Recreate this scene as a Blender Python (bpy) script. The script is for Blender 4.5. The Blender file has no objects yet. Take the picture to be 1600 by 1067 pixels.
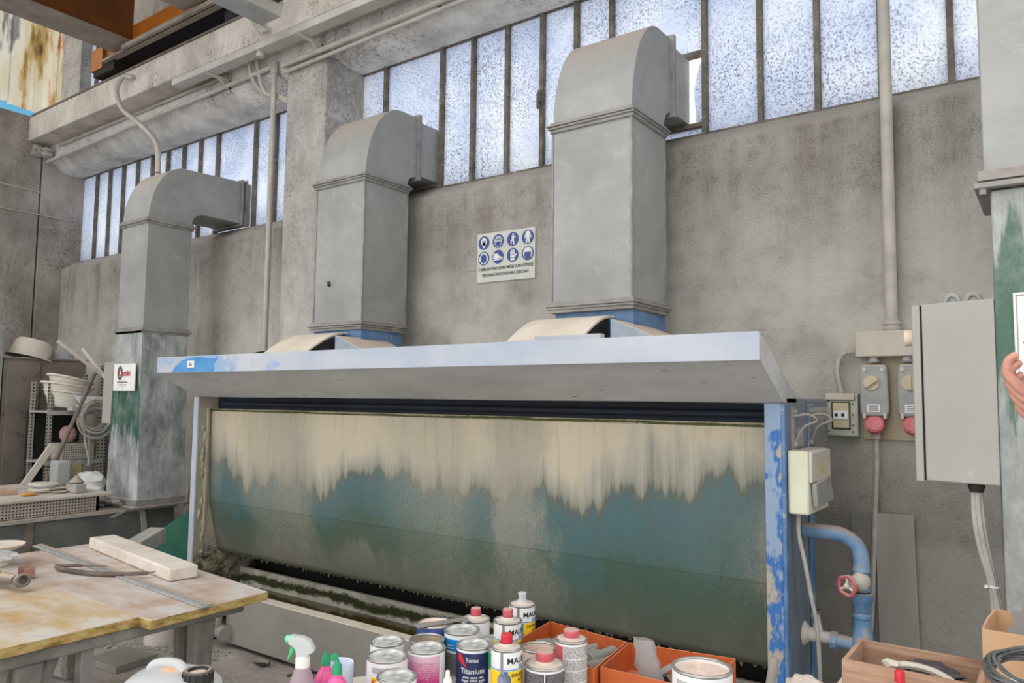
import bpy, bmesh, math, random
from mathutils import Vector, Matrix
random.seed(7)
PI = math.pi
scene = bpy.context.scene
COL = scene.collection

# ---------------------------------------------------------------- camera
cam_d = bpy.data.cameras.new('camera')
cam = bpy.data.objects.new('camera', cam_d)
COL.objects.link(cam)
scene.camera = cam
H = 1.6
yaw, pitch, roll = 0.62481, 0.077517, 0.011393
f = Vector((-math.sin(yaw)*math.cos(pitch), math.cos(yaw)*math.cos(pitch), math.sin(pitch)))
r = Vector((math.cos(yaw), math.sin(yaw), 0)); u = r.cross(f)
r, u = r*math.cos(roll)+u*math.sin(roll), -r*math.sin(roll)+u*math.cos(roll)
m = Matrix((r, u, -f)).transposed().to_4x4()
m.translation = Vector((0, 0, H))
cam.matrix_world = m
cam_d.sensor_width = 36
cam_d.lens = 1183.6/1600*36
cam_d.clip_start = 0.05

# ---------------------------------------------------------------- world, light, exposure
def lin(c):
    return tuple(((v/255)/12.92 if v/255 <= 0.04045 else ((v/255+0.055)/1.055)**2.4) for v in c[:3]) + (1,)

w = bpy.data.worlds.new('sky'); scene.world = w; w.use_nodes = True
nt = w.node_tree; nt.nodes.clear()
wo = nt.nodes.new('ShaderNodeOutputWorld'); bg = nt.nodes.new('ShaderNodeBackground')
tc = nt.nodes.new('ShaderNodeTexCoord'); nz = nt.nodes.new('ShaderNodeTexNoise')
nz.inputs['Scale'].default_value = 1.6; nz.inputs['Detail'].default_value = 4
vm = nt.nodes.new('ShaderNodeVectorMath'); vm.operation = 'DISTANCE'
vm.inputs[1].default_value = (-0.874, 0.384, 0.296)          # a patch of blue between the clouds
ad = nt.nodes.new('ShaderNodeMath'); ad.operation = 'MULTIPLY_ADD'; ad.inputs[1].default_value = 0.12
rp = nt.nodes.new('ShaderNodeValToRGB')
rp.color_ramp.elements[0].position = 0.18; rp.color_ramp.elements[0].color = lin((88, 150, 180))
rp.color_ramp.elements[1].position = 0.36; rp.color_ramp.elements[1].color = (1.0, 0.992, 0.975, 1)
L = nt.links.new
L(tc.outputs['Generated'], vm.inputs[0]); L(tc.outputs['Generated'], nz.inputs['Vector'])
L(nz.outputs['Fac'], ad.inputs[0]); L(vm.outputs['Value'], ad.inputs[2])
L(ad.outputs[0], rp.inputs['Fac']); L(rp.outputs['Color'], bg.inputs['Color']); L(bg.outputs[0], wo.inputs['Surface'])
bg.inputs['Strength'].default_value = 1.5

sun_d = bpy.data.lights.new('sun', 'SUN'); sun = bpy.data.objects.new('sun', sun_d); COL.objects.link(sun)
sun_d.energy = 0.9; sun_d.angle = math.radians(70); sun_d.color = (1.0, 0.96, 0.91)
sun.rotation_euler = Vector((0.30, 0.75, -0.75)).to_track_quat('-Z', 'Y').to_euler()

scene.view_settings.view_transform = 'Standard'
scene.view_settings.look = 'None'
scene.view_settings.gamma = 1
scene.view_settings.use_curve_mapping = False
scene.view_settings.exposure = 0.0

# ---------------------------------------------------------------- mesh helpers
class MB:
    def __init__(s): s.bm = bmesh.new()
    def vf(s, vs, fs, smooth=False, M=None):
        vv = [s.bm.verts.new(M @ Vector(v) if M else v) for v in vs]
        for q in fs:
            try: fc = s.bm.faces.new([vv[i] for i in q]); fc.smooth = smooth
            except ValueError: pass
        return s
    def box(s, x0, x1, y0, y1, z0, z1, M=None):
        v = [(x0,y0,z0),(x1,y0,z0),(x1,y1,z0),(x0,y1,z0),(x0,y0,z1),(x1,y0,z1),(x1,y1,z1),(x0,y1,z1)]
        return s.vf(v, [(0,3,2,1),(4,5,6,7),(0,1,5,4),(1,2,6,5),(2,3,7,6),(3,0,4,7)], M=M)
    def prism(s, pts, ax, a, b, M=None, smooth=False):
        n = len(pts)
        def p(q, t):
            if ax == 'x': return (t, q[0], q[1])
            if ax == 'y': return (q[0], t, q[1])
            return (q[0], q[1], t)
        vs = [p(q, a) for q in pts]+[p(q, b) for q in pts]
        fs = [tuple(range(n)), tuple(range(2*n-1, n-1, -1))]
        s.vf(vs, fs, M=M)
        s.vf(vs, [(i, (i+1) % n, n+(i+1) % n, n+i) for i in range(n)], smooth=smooth, M=M)
        bmesh.ops.remove_doubles(s.bm, verts=s.bm.verts, dist=1e-5)
        return s
    def tube(s, pts, rad, seg=10, closed=False, curve=False, M=None):
        pts = [Vector(p) for p in pts]
        if curve: pts = crom(pts, closed=closed)
        n = len(pts); rr = rad if isinstance(rad, (list, tuple)) else [rad]*n
        if len(rr) != n: rr = [rr[min(len(rr)-1, int(i*len(rr)/n))] for i in range(n)]
        vs = []; up = None
        for i, p in enumerate(pts):
            if closed: t = (pts[(i+1) % n]-pts[i-1])
            else: t = pts[min(i+1, n-1)]-pts[max(i-1, 0)]
            t.normalize()
            if up is None:
                up = Vector((0,0,1)) if abs(t.z) < 0.9 else Vector((1,0,0))
            a = t.cross(up); a.normalize(); b = a.cross(t); up = b
            for k in range(seg):
                an = 2*PI*k/seg
                vs.append(p+(a*math.cos(an)+b*math.sin(an))*rr[i])
        fs = []
        for i in range(n if closed else n-1):
            j = (i+1) % n
            for k in range(seg):
                l = (k+1) % seg
                fs.append((i*seg+k, i*seg+l, j*seg+l, j*seg+k))
        s.vf(vs, fs, smooth=True, M=M)
        if not closed:
            s.vf(vs[:seg], [tuple(range(seg-1,-1,-1))], M=M); s.vf(vs[-seg:], [tuple(range(seg))], M=M)
        bmesh.ops.remove_doubles(s.bm, verts=s.bm.verts, dist=1e-6)
        return s
    def lathe(s, prof, c=(0,0,0), seg=32, M=None, a0=0, a1=2*PI):
        vs = []; n = len(prof); full = abs(a1-a0-2*PI) < 1e-6
        ns = seg if full else seg+1
        T = Matrix.Translation(Vector(c))
        if M: T = T @ M
        for k in range(ns):
            an = a0+(a1-a0)*k/seg
            for (q, z) in prof: vs.append(T @ Vector((q*math.cos(an), q*math.sin(an), z)))
        fs = []
        for k in range(seg):
            l = (k+1) % ns
            for i in range(n-1): fs.append((k*n+i, l*n+i, l*n+i+1, k*n+i+1))
        s.vf(vs, fs, smooth=True)
        bmesh.ops.remove_doubles(s.bm, verts=s.bm.verts, dist=1e-6)
        return s
    def text(s, body, size, fn, align='CENTER', bold=0.018):
        cd = bpy.data.curves.new('t', 'FONT'); cd.body = body; cd.size = size; cd.align_x = align; cd.resolution_u = 2; cd.offset = size*bold
        o = bpy.data.objects.new('t', cd); COL.objects.link(o)
        bpy.context.view_layer.update()
        me = bpy.data.meshes.new_from_object(o)
        s.vf([fn(v.co.x, v.co.y) for v in me.vertices], [tuple(p.vertices) for p in me.polygons])
        bpy.data.objects.remove(o); bpy.data.curves.remove(cd); bpy.data.meshes.remove(me)
        return s
    def blob(s, c, rx, ry, rz, sub=3, noise=0.0, M=None):
        t = bmesh.new(); bmesh.ops.create_icosphere(t, subdivisions=sub, radius=1)
        vs = []
        for v in t.verts:
            k = 1+noise*(math.sin(v.co.x*7+c[0]*9)*math.cos(v.co.y*6+c[1]*5)+0.6*math.sin(v.co.z*11+v.co.x*5))
            q = Vector((v.co.x*rx*k, v.co.y*ry*k, v.co.z*rz*k))
            if M: q = M @ q
            vs.append(q+Vector(c))
        s.vf(vs, [tuple(v.index for v in q.verts) for q in t.faces], smooth=True); t.free()
        return s

def crom(P, k=6, closed=False):
    out = []; n = len(P)
    for i in range(n if closed else n-1):
        if closed: a, b, c, d = P[i-1], P[i], P[(i+1) % n], P[(i+2) % n]
        else: a, b, c, d = P[max(i-1, 0)], P[i], P[i+1], P[min(i+2, n-1)]
        for j in range(k):
            t = j/k
            out.append(0.5*((2*b)+(c-a)*t+(2*a-5*b+4*c-d)*t*t+(3*b-a-3*c+d)*t*t*t))
    if not closed: out.append(P[-1])
    return out

OFF = {}
def obj(name, mb, mat, parent=None, bevel=0, label=None, sub=0, disp=None):
    off = OFF.get(parent.name, Vector()) if parent else Vector()
    me = bpy.data.meshes.new(name)
    bmesh.ops.translate(mb.bm, verts=mb.bm.verts, vec=-off)
    bmesh.ops.recalc_face_normals(mb.bm, faces=mb.bm.faces)
    mb.bm.to_mesh(me); mb.bm.free()
    me.materials.append(mat)
    me.set_sharp_from_angle(angle=math.radians(40))
    o = bpy.data.objects.new(name, me); COL.objects.link(o)
    if parent: o.parent = parent
    OFF[o.name] = off
    if bevel:
        b = o.modifiers.new('bevel', 'BEVEL'); b.width = bevel; b.segments = 2; b.limit_method = 'ANGLE'; b.angle_limit = 0.7
    if label: o['label'] = label
    return o
def tag(o, label, cat, group=None):
    o['label'] = label; o['category'] = cat
    if group: o['group'] = group
    return o
def thing(name, loc, label, cat, group=None):
    o = bpy.data.objects.new(name, None); COL.objects.link(o); o.location = loc
    o.empty_display_size = 0.1
    OFF[o.name] = Vector(loc)
    return tag(o, label, cat, group)
def single(name, mb, mat, loc, label, cat, group=None, bevel=0):
    """a thing that is one mesh, its origin at loc"""
    t = bpy.data.objects.new('tmp', None); OFF['tmp'] = Vector(loc); t.name = 'tmp'; OFF[t.name] = Vector(loc)
    o = obj(name, mb, mat, t, bevel); o.parent = None; o.location = loc
    bpy.data.objects.remove(t)
    return tag(o, label, cat, group)
def struct(name, mb, mat, parent=None, bevel=0):
    o = obj(name, mb, mat, parent, bevel)
    if not parent: o['kind'] = 'structure'
    return o
def sempty(name, loc):
    o = bpy.data.objects.new(name, None); COL.objects.link(o); o.location = loc; OFF[o.name] = Vector(loc)
    o['kind'] = 'structure'; return o

# ---------------------------------------------------------------- materials
class NT:
    def __init__(s, name, rough=0.8, metal=0.0):
        s.m = bpy.data.materials.new(name); s.m.use_nodes = True
        s.t = s.m.node_tree; s.b = s.t.nodes['Principled BSDF']
        s.b.inputs['Roughness'].default_value = rough; s.b.inputs['Metallic'].default_value = metal
        s.co = s.t.nodes.new('ShaderNodeTexCoord').outputs['Object']
    def n(s, ty, **k):
        q = s.t.nodes.new(ty)
        for a, b in k.items(): setattr(q, a, b)
        return q
    def l(s, a, b): s.t.links.new(a, b)
    def setin(s, sock, v):
        if hasattr(v, 'links') or hasattr(v, 'is_output'): s.l(v, sock)
        else: sock.default_value = v
    def noise(s, scale=5, detail=6, st=(1,1,1), rough=0.6, loc=(0,0,0), dist=0):
        mp = s.n('ShaderNodeMapping'); mp.inputs['Scale'].default_value = st; mp.inputs['Location'].default_value = loc
        s.l(s.co, mp.inputs['Vector'])
        q = s.n('ShaderNodeTexNoise'); q.inputs['Scale'].default_value = scale; q.inputs['Detail'].default_value = detail
        q.inputs['Roughness'].default_value = rough; q.inputs['Distortion'].default_value = dist
        s.l(mp.outputs[0], q.inputs['Vector']); return q.outputs['Fac']
    def vor(s, scale=20, st=(1,1,1)):
        mp = s.n('ShaderNodeMapping'); mp.inputs['Scale'].default_value = st
        s.l(s.co, mp.inputs['Vector'])
        q = s.n('ShaderNodeTexVoronoi'); q.inputs['Scale'].default_value = scale
        s.l(mp.outputs[0], q.inputs['Vector']); return q.outputs['Distance']
    def ramp(s, fac, els):
        q = s.n('ShaderNodeValToRGB'); cr = q.color_ramp
        while len(cr.elements) < len(els): cr.elements.new(0.5)
        for e, (p, c) in zip(cr.elements, els):
            e.position = p; e.color = lin(c) if isinstance(c, tuple) else (c, c, c, 1)
        s.l(fac, q.inputs['Fac']); return q.outputs['Color']
    def mix(s, fac, a, b, mode='MIX'):
        q = s.n('ShaderNodeMix', data_type='RGBA', blend_type=mode)
        s.setin(q.inputs['Factor'], fac)
        for k, v in ((6, a), (7, b)):
            if isinstance(v, tuple): q.inputs[k].default_value = lin(v)
            else: s.l(v, q.inputs[k])
        return q.outputs[2]
    def math(s, op, a, b=0.0, c=0.0, clamp=False):
        q = s.n('ShaderNodeMath', operation=op); q.use_clamp = clamp
        s.setin(q.inputs[0], a); s.setin(q.inputs[1], b)
        if len(q.inputs) > 2: s.setin(q.inputs[2], c)
        return q.outputs[0]
    def xyz(s):
        q = s.n('ShaderNodeSeparateXYZ'); s.l(s.co, q.inputs[0]); return q.outputs
    def top(s, lo=0.3, hi=0.9):
        g = s.n('ShaderNodeNewGeometry'); q = s.n('ShaderNodeSeparateXYZ'); s.l(g.outputs['Normal'], q.inputs[0])
        mr = s.n('ShaderNodeMapRange'); mr.inputs[1].default_value = lo; mr.inputs[2].default_value = hi
        s.l(q.outputs[2], mr.inputs[0]); return mr.outputs[0]
    def color(s, c): s.setin(s.b.inputs['Base Color'], c if not isinstance(c, tuple) else lin(c)); return s
    def bump(s, h, strength=0.3, dist=0.01):
        q = s.n('ShaderNodeBump'); q.inputs['Strength'].default_value = strength; q.inputs['Distance'].default_value = dist
        s.l(h, q.inputs['Height']); s.l(q.outputs[0], s.b.inputs['Normal']); return s

def mat(name, c1, c2=None, scale=4, st=(1,1,1), rough=0.8, metal=0, bump=0.0, bscale=60, bst=(1,1,1), bdist=0.004,
        dust=None, dustamt=0.8, spots=None, lo=0.35, hi=0.65):
    k = NT(name, rough, metal)
    c2 = c2 or tuple(min(255, v*1.12) for v in c1)
    c = k.ramp(k.noise(scale, 7, st), [(lo, c1), (hi, c2)])
    if spots:
        sc, ss, th = spots
        c = k.mix(k.math('MULTIPLY', k.ramp(k.noise(ss, 5, st, 0.7), [(th, 0.0), (th+0.05, 1.0)]), 0.85), c, sc)
    if dust:
        d = k.math('MULTIPLY', k.top(), k.math('MULTIPLY_ADD', k.noise(14, 4), 0.7, dustamt-0.3), clamp=True)
        c = k.mix(d, c, dust)
    k.color(c)
    if bump: k.bump(k.noise(bscale, 6, bst), bump, bdist)
    return k.m

DUST = (196, 180, 166)
def plaster():
    k = NT('rough_render', 0.95)
    c = k.ramp(k.noise(1.1, 5, (1, 1, 1.6)), [(0.3, (176, 171, 164)), (0.5, (196, 192, 185)), (0.7, (212, 209, 202))])
    s = k.ramp(k.noise(2.2, 5, (2.2, 2.2, 0.25), 0.6), [(0.36, (150, 142, 134)), (0.56, (255, 255, 255))])
    c = k.mix(0.45, c, s, 'MULTIPLY')
    g = k.math('ADD', k.math('MULTIPLY', k.noise(85, 6, (1, 1, 1.3), 0.75), 0.62), k.math('MULTIPLY', k.noise(11, 8, (1, 1, 1), 0.7, (4, 0, 1)), 0.40))
    c = k.mix(0.75, c, k.ramp(g, [(0.38, (112, 108, 104)), (0.47, (228, 226, 223)), (0.55, (255, 255, 255))]), 'MULTIPLY')
    pit = k.ramp(k.noise(70, 3, (1, 1, 1.5), 0.5, (5, 2, 1)), [(0.31, 1.0), (0.36, 0.0)])
    c = k.mix(k.math('MULTIPLY', pit, 0.5), c, (92, 84, 78))
    # pale dust half way up the wall, lightened further to replace missing light
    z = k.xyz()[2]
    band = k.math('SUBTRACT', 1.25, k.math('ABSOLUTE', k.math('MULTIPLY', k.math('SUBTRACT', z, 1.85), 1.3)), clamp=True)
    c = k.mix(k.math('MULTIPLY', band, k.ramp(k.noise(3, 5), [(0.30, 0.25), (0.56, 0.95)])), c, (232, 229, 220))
    c = k.mix(k.math('MULTIPLY', k.ramp(z, [(0.0, 1.0), (0.95, 1.0), (1.0, 0.0)]), k.math('MULTIPLY', k.ramp(k.math('MULTIPLY', z, 0.5), [(0.45, 0.55), (0.75, 0.0)]), 1.0)), c, (226, 222, 214))  # foot of the wall painted lighter to stand in for blocked light
    sl = k.ramp(z, [(0.0, 0.0), (1.0, 0.0)])
    mr = k.n('ShaderNodeMapRange'); mr.inputs[1].default_value = 3.01; mr.inputs[2].default_value = 3.045; k.l(z, mr.inputs[0])
    c = k.mix(k.math('MULTIPLY', mr.outputs[0], 0.6), c, (206, 198, 188))
    k.color(c); k.bump(k.noise(38, 10, (1, 1, 1.25), 0.85), 0.85, 0.026)
    return k.m
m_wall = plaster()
def concrete(name, a, b, d, bump=0.35):
    k = NT(name, 0.92)
    c = k.ramp(k.noise(1.6, 8, (1, 1, 1), 0.7), [(0.3, a), (0.55, b), (0.75, tuple(min(255, v+18) for v in b))])
    st = k.ramp(k.noise(2.4, 8, (1.3, 1.3, 0.7), 0.75), [(0.36, (150, 144, 138)), (0.58, (255, 255, 255))])
    c = k.mix(0.45, c, st, 'MULTIPLY')
    sp = k.ramp(k.math('ADD', k.noise(30, 9, (1, 1, 1), 0.85), k.math('MULTIPLY_ADD', k.noise(1.7, 3), 0.5, -0.25)), [(0.55, 0.0), (0.62, 1.0)])
    c = k.mix(k.math('MULTIPLY', sp, 0.6), c, d)
    k.color(c); k.bump(k.noise(30, 9, (1, 1, 1), 0.75), bump, 0.012)
    return k.m
m_pillar = concrete('grey_concrete', (158, 156, 151), (188, 186, 181), (118, 112, 105))
m_dark = concrete('stained_concrete', (134, 128, 121), (172, 167, 160), (92, 82, 74))
m_lintel = concrete('dirty_white_concrete', (182, 180, 177), (222, 221, 219), (92, 84, 76), 0.4)
m_beam = concrete('beam_concrete', (182, 176, 168), (206, 200, 192), (104, 94, 86), 0.3)
m_floor = concrete('dusty_floor', (150, 144, 136), (176, 170, 163), (112, 106, 100), 0.3)
m_slab = concrete('flaking_concrete', (122, 118, 113), (164, 160, 155), (84, 80, 76), 1.0)

def ductmat(name, a, b, dusttop=DUST, scratch=0.5, green=None):
    k = NT(name, 0.62, 0.25)
    c = k.ramp(k.noise(2.2, 6, (1, 1, 1), 0.6), [(0.32, a), (0.68, b)])
    sc = k.ramp(k.noise(9, 6, (1, 1, 1), 0.7, (3, 1, 2), 1.5), [(0.58, 0.0), (0.68, 1.0)])
    c = k.mix(k.math('MULTIPLY', sc, scratch*0.5), c, tuple(min(255, v+28) for v in b))
    if green:
        x, y, z = k.xyz()
        c = k.mix(k.math('MULTIPLY', k.ramp(k.noise(3.5, 7, (1.6, 1.6, 0.6), 0.75, (2, 2, 2)), [(0.42, 0.0), (0.6, 1.0)]), green[4]), c, (98, 104, 102))
        s = k.math('MULTIPLY_ADD', k.noise(7, 5, (3, 3, 0.35), 0.6), 0.9, -0.45)
        d = k.math('ABSOLUTE', k.math('SUBTRACT', z, green[1]))
        v = k.math('SUBTRACT', green[2], k.math('SUBTRACT', d, s))
        g = k.math('MULTIPLY', k.ramp(k.math('ADD', v, 0.5), [(0.5, 0.0), (0.58, 1.0)]), green[3])
        gn = k.n('ShaderNodeNewGeometry'); gq = k.n('ShaderNodeSeparateXYZ'); k.l(gn.outputs['Normal'], gq.inputs[0])
        g = k.math('MULTIPLY', g, k.math('MULTIPLY', k.math('LESS_THAN', gq.outputs[1], -0.5), k.ramp(k.noise(5, 8, (1, 1, 0.6), 0.75, (8, 1, 3)), [(0.36, 0.5), (0.52, 1.0)])))
        c = k.mix(g, c, green[0])
    d = k.math('MULTIPLY', k.top(), k.math('MULTIPLY_ADD', k.noise(14, 4), 0.7, 0.5), clamp=True)
    c = k.mix(d, c, dusttop)
    k.color(c); k.bump(k.noise(4, 3), 0.25, 0.01)
    return k.m
m_duct = ductmat('dusty_sheet_metal', (142, 143, 142), (170, 171, 169))
m_duct_low = ductmat('worn_green_sheet_metal', (158, 164, 164), (208, 212, 213), green=((46, 92, 76), 0.80, 0.24, 1.0, 0.75))
m_duct_r = ductmat('scraped_green_duct', (150, 156, 154), (188, 191, 188), green=((54, 98, 80), 1.93, 0.30, 0.85, 0.5))
m_flange = mat('flange_steel', (128, 127, 125), (160, 158, 155), 8, rough=0.6, metal=0.3, dust=DUST)
m_bluemetal = mat('blue_painted_steel', (62, 104, 152), (112, 146, 184), 5, rough=0.5, bump=0.15, dust=DUST, spots=((170, 168, 160), 9, 0.58))
m_bluedark = mat('dark_blue_steel', (16, 22, 32), (28, 40, 58), 2, rough=0.7)
m_blueside = mat('dusty_blue_steel', (98, 112, 130), (122, 132, 146), 2.5, st=(1, 1, 0.4), rough=0.6, dust=DUST, bump=0.1)
m_bluepipe = mat('blue_pipe_paint', (92, 134, 178), (136, 166, 196), 9, rough=0.5, dust=(178, 162, 150), dustamt=1.1, bump=0.3, spots=((170, 162, 152), 13, 0.56))
m_hood = mat('dusty_hood_paint', (164, 176, 196), (194, 198, 205), 2.2, st=(0.6, 1, 1), rough=0.6, dust=DUST, dustamt=1.0, bump=0.1, spots=((140, 170, 212), 1.7, 0.6))
m_hoodunder = mat('grey_hood_paint', (172, 172, 172), (196, 196, 196), 4, st=(0.4, 1, 1), rough=0.7, spots=((120, 118, 116), 22, 0.64))
m_hoodpatch = mat('clean_blue_paint', (66, 136, 200), (92, 156, 212), 6, rough=0.4)
m_cover = mat('dust_covered_sheet', (206, 196, 182), (224, 214, 200), 3, rough=0.95)
m_shoulder = mat('dusty_blue_grey_sheet', (128, 148, 172), (176, 184, 190), 4, rough=0.6, dust=(206, 190, 172), dustamt=1.1)
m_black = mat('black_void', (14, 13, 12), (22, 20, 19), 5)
m_rubber = mat('dark_rubber', (38, 37, 36), (58, 56, 54), 9, rough=0.7, dust=DUST, dustamt=0.5)
m_white = mat('white_plastic', (226, 228, 226), (240, 240, 238), 5, rough=0.5)
m_conduit = mat('grey_conduit', (164, 160, 152), (186, 181, 172), 6, rough=0.6, dust=(150, 138, 128), dustamt=0.5)
m_cable = mat('dusty_cable', (162, 159, 153), (186, 183, 176), 18, rough=0.8)
m_tray = mat('grey_enamel', (172, 169, 162), (192, 189, 182), 3, rough=0.6, dust=(140, 130, 120), dustamt=0.5)
m_mullion = mat('dirty_window_steel', (84, 78, 70), (120, 112, 102), 12, rough=0.8, spots=((160, 148, 136), 30, 0.6))
m_orange = mat('orange_crane_paint', (150, 84, 16), (184, 108, 24), 2, rough=0.55, spots=((96, 64, 34), 6, 0.66))
m_girder = mat('shaded_orange_girder', (92, 52, 10), (136, 78, 16), 2, rough=0.6)  # crane orange darkened, painted shade for the unlit girder webs
m_brown = mat('dusty_flange_steel', (132, 122, 114), (158, 148, 138), 5, rough=0.8)
m_rust = mat('rusty_steel', (92, 80, 74), (126, 112, 104), 9)
m_socket = mat('grey_socket_plastic', (148, 150, 149), (170, 171, 169), 8, rough=0.45, dust=DUST)
m_beige = mat('beige_plastic', (190, 178, 146), (204, 193, 164), 8, rough=0.5)
m_boxgrey = mat('dusty_junction_box', (184, 177, 166), (198, 190, 180), 5, rough=0.7, dust=DUST)
m_plate = mat('ochre_board', (172, 160, 136), (190, 178, 156), 5)
m_pinkred = mat('faded_red_plastic', (188, 74, 88), (208, 104, 114), 12, rough=0.5, dust=DUST)
m_red = mat('red_plastic', (196, 32, 52), (214, 48, 64), 12, rough=0.4)
m_cabinet = mat('grey_white_enamel', (158, 156, 150), (170, 168, 162), 1.4, rough=0.5, spots=((184, 182, 176), 5, 0.62))
m_slate = mat('grey_stone_slab', (126, 124, 120), (146, 144, 139), 3, rough=0.7)
m_tin = mat('tin_metal', (150, 150, 148), (196, 196, 194), 9, rough=0.35, metal=0.7)
m_tinlid = mat('dusty_tin_lid', (150, 152, 152), (226, 227, 226), 34, rough=0.5, metal=0.1)
m_paintw = mat('white_label', (222, 224, 228), (234, 236, 238), 20, rough=0.4)
m_ink = mat('black_ink', (28, 28, 32), (34, 34, 38), 10, rough=0.6)
m_tanlid = mat('resin_dust', (214, 190, 176), (232, 212, 200), 24, rough=0.8, bump=0.5, bscale=30)
m_green = mat('green_plastic', (22, 142, 92), (30, 158, 106), 9, rough=0.35)
m_pink = mat('pink_detergent', (226, 84, 148), (236, 104, 164), 9, rough=0.35)
m_canvas = mat('green_tarpaulin', (24, 82, 66), (36, 98, 80), 5, rough=0.7)
m_plasterwhite = mat('white_dusty_plastic', (196, 190, 180), (214, 208, 198), 5, rough=0.8, dust=(206, 196, 184))
m_locker = mat('dusty_locker', (106, 98, 90), (130, 122, 113), 3, spots=((88, 80, 72), 8, 0.58), dust=DUST)
m_sheetgrey = mat('pale_grey_metal', (150, 152, 153), (168, 170, 170), 5)
m_wood = mat('pale_wood', (176, 144, 118), (200, 170, 146), 5, st=(1, 8, 8), rough=0.8)
m_card = mat('cardboard', (196, 158, 122), (210, 174, 140), 3, rough=0.9)
m_skin = mat('skin', (196, 140, 124), (210, 156, 138), 30, rough=0.5)
m_cloth = mat('dusty_workwear', (72, 82, 102), (90, 98, 116), 20, rough=0.9)
m_hair = mat('dark_hair', (50, 40, 34), (66, 54, 46), 40)
m_marble = mat('white_marble', (206, 196, 184), (226, 218, 208), 7, rough=0.8, bump=0.4, bscale=50)
m_stone = mat('grey_stone', (150, 148, 144), (172, 170, 166), 6, rough=0.85, bump=0.3)

def boardmat(name, cs):
    k = NT(name, 0.8)
    c = k.ramp(k.noise(2.6, 7, (1, 2.2, 1), 0.65), list(zip((0.32, 0.46, 0.6, 0.74), cs)))
    s = k.ramp(k.noise(3.5, 6, (2, 0.6, 1), 0.7, (2, 7, 0)), [(0.52, 0.0), (0.64, 1.0)])
    c = k.mix(k.math('MULTIPLY', s, 0.5), c, (176, 140, 118))
    s2 = k.ramp(k.noise(30, 6, (0.4, 3, 1), 0.8), [(0.60, 0.0), (0.68, 1.0)])
    c = k.mix(k.math('MULTIPLY', s2, 0.6), c, (126, 108, 94))
    s3 = k.ramp(k.noise(9, 8, (0.25, 2.2, 1), 0.8, (3, 3, 0)), [(0.60, 0.0), (0.66, 1.0)])
    c = k.mix(k.math('MULTIPLY', s3, 0.45), c, (122, 118, 116))
    g = k.n('ShaderNodeNewGeometry'); q = k.n('ShaderNodeSeparateXYZ'); k.l(g.outputs['Normal'], q.inputs[0])
    side = k.math('LESS_THAN', q.outputs[2], 0.5)
    e = k.ramp(k.noise(14, 6, (1, 1, 3), 0.7), [(0.36, (126, 104, 62)), (0.52, (186, 158, 92)), (0.75, (196, 182, 158))])
    c = k.mix(side, c, e)
    k.color(c); k.bump(k.noise(24, 6, (0.5, 2, 1)), 0.25, 0.004); return k.m
m_board = boardmat('yellow_worktop_board', ((190, 152, 92), (196, 176, 142), (208, 200, 190), (186, 184, 182)))
m_board2 = boardmat('pinkish_worktop_board', ((176, 150, 130), (192, 178, 168), (204, 199, 196), (178, 180, 184)))

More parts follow.
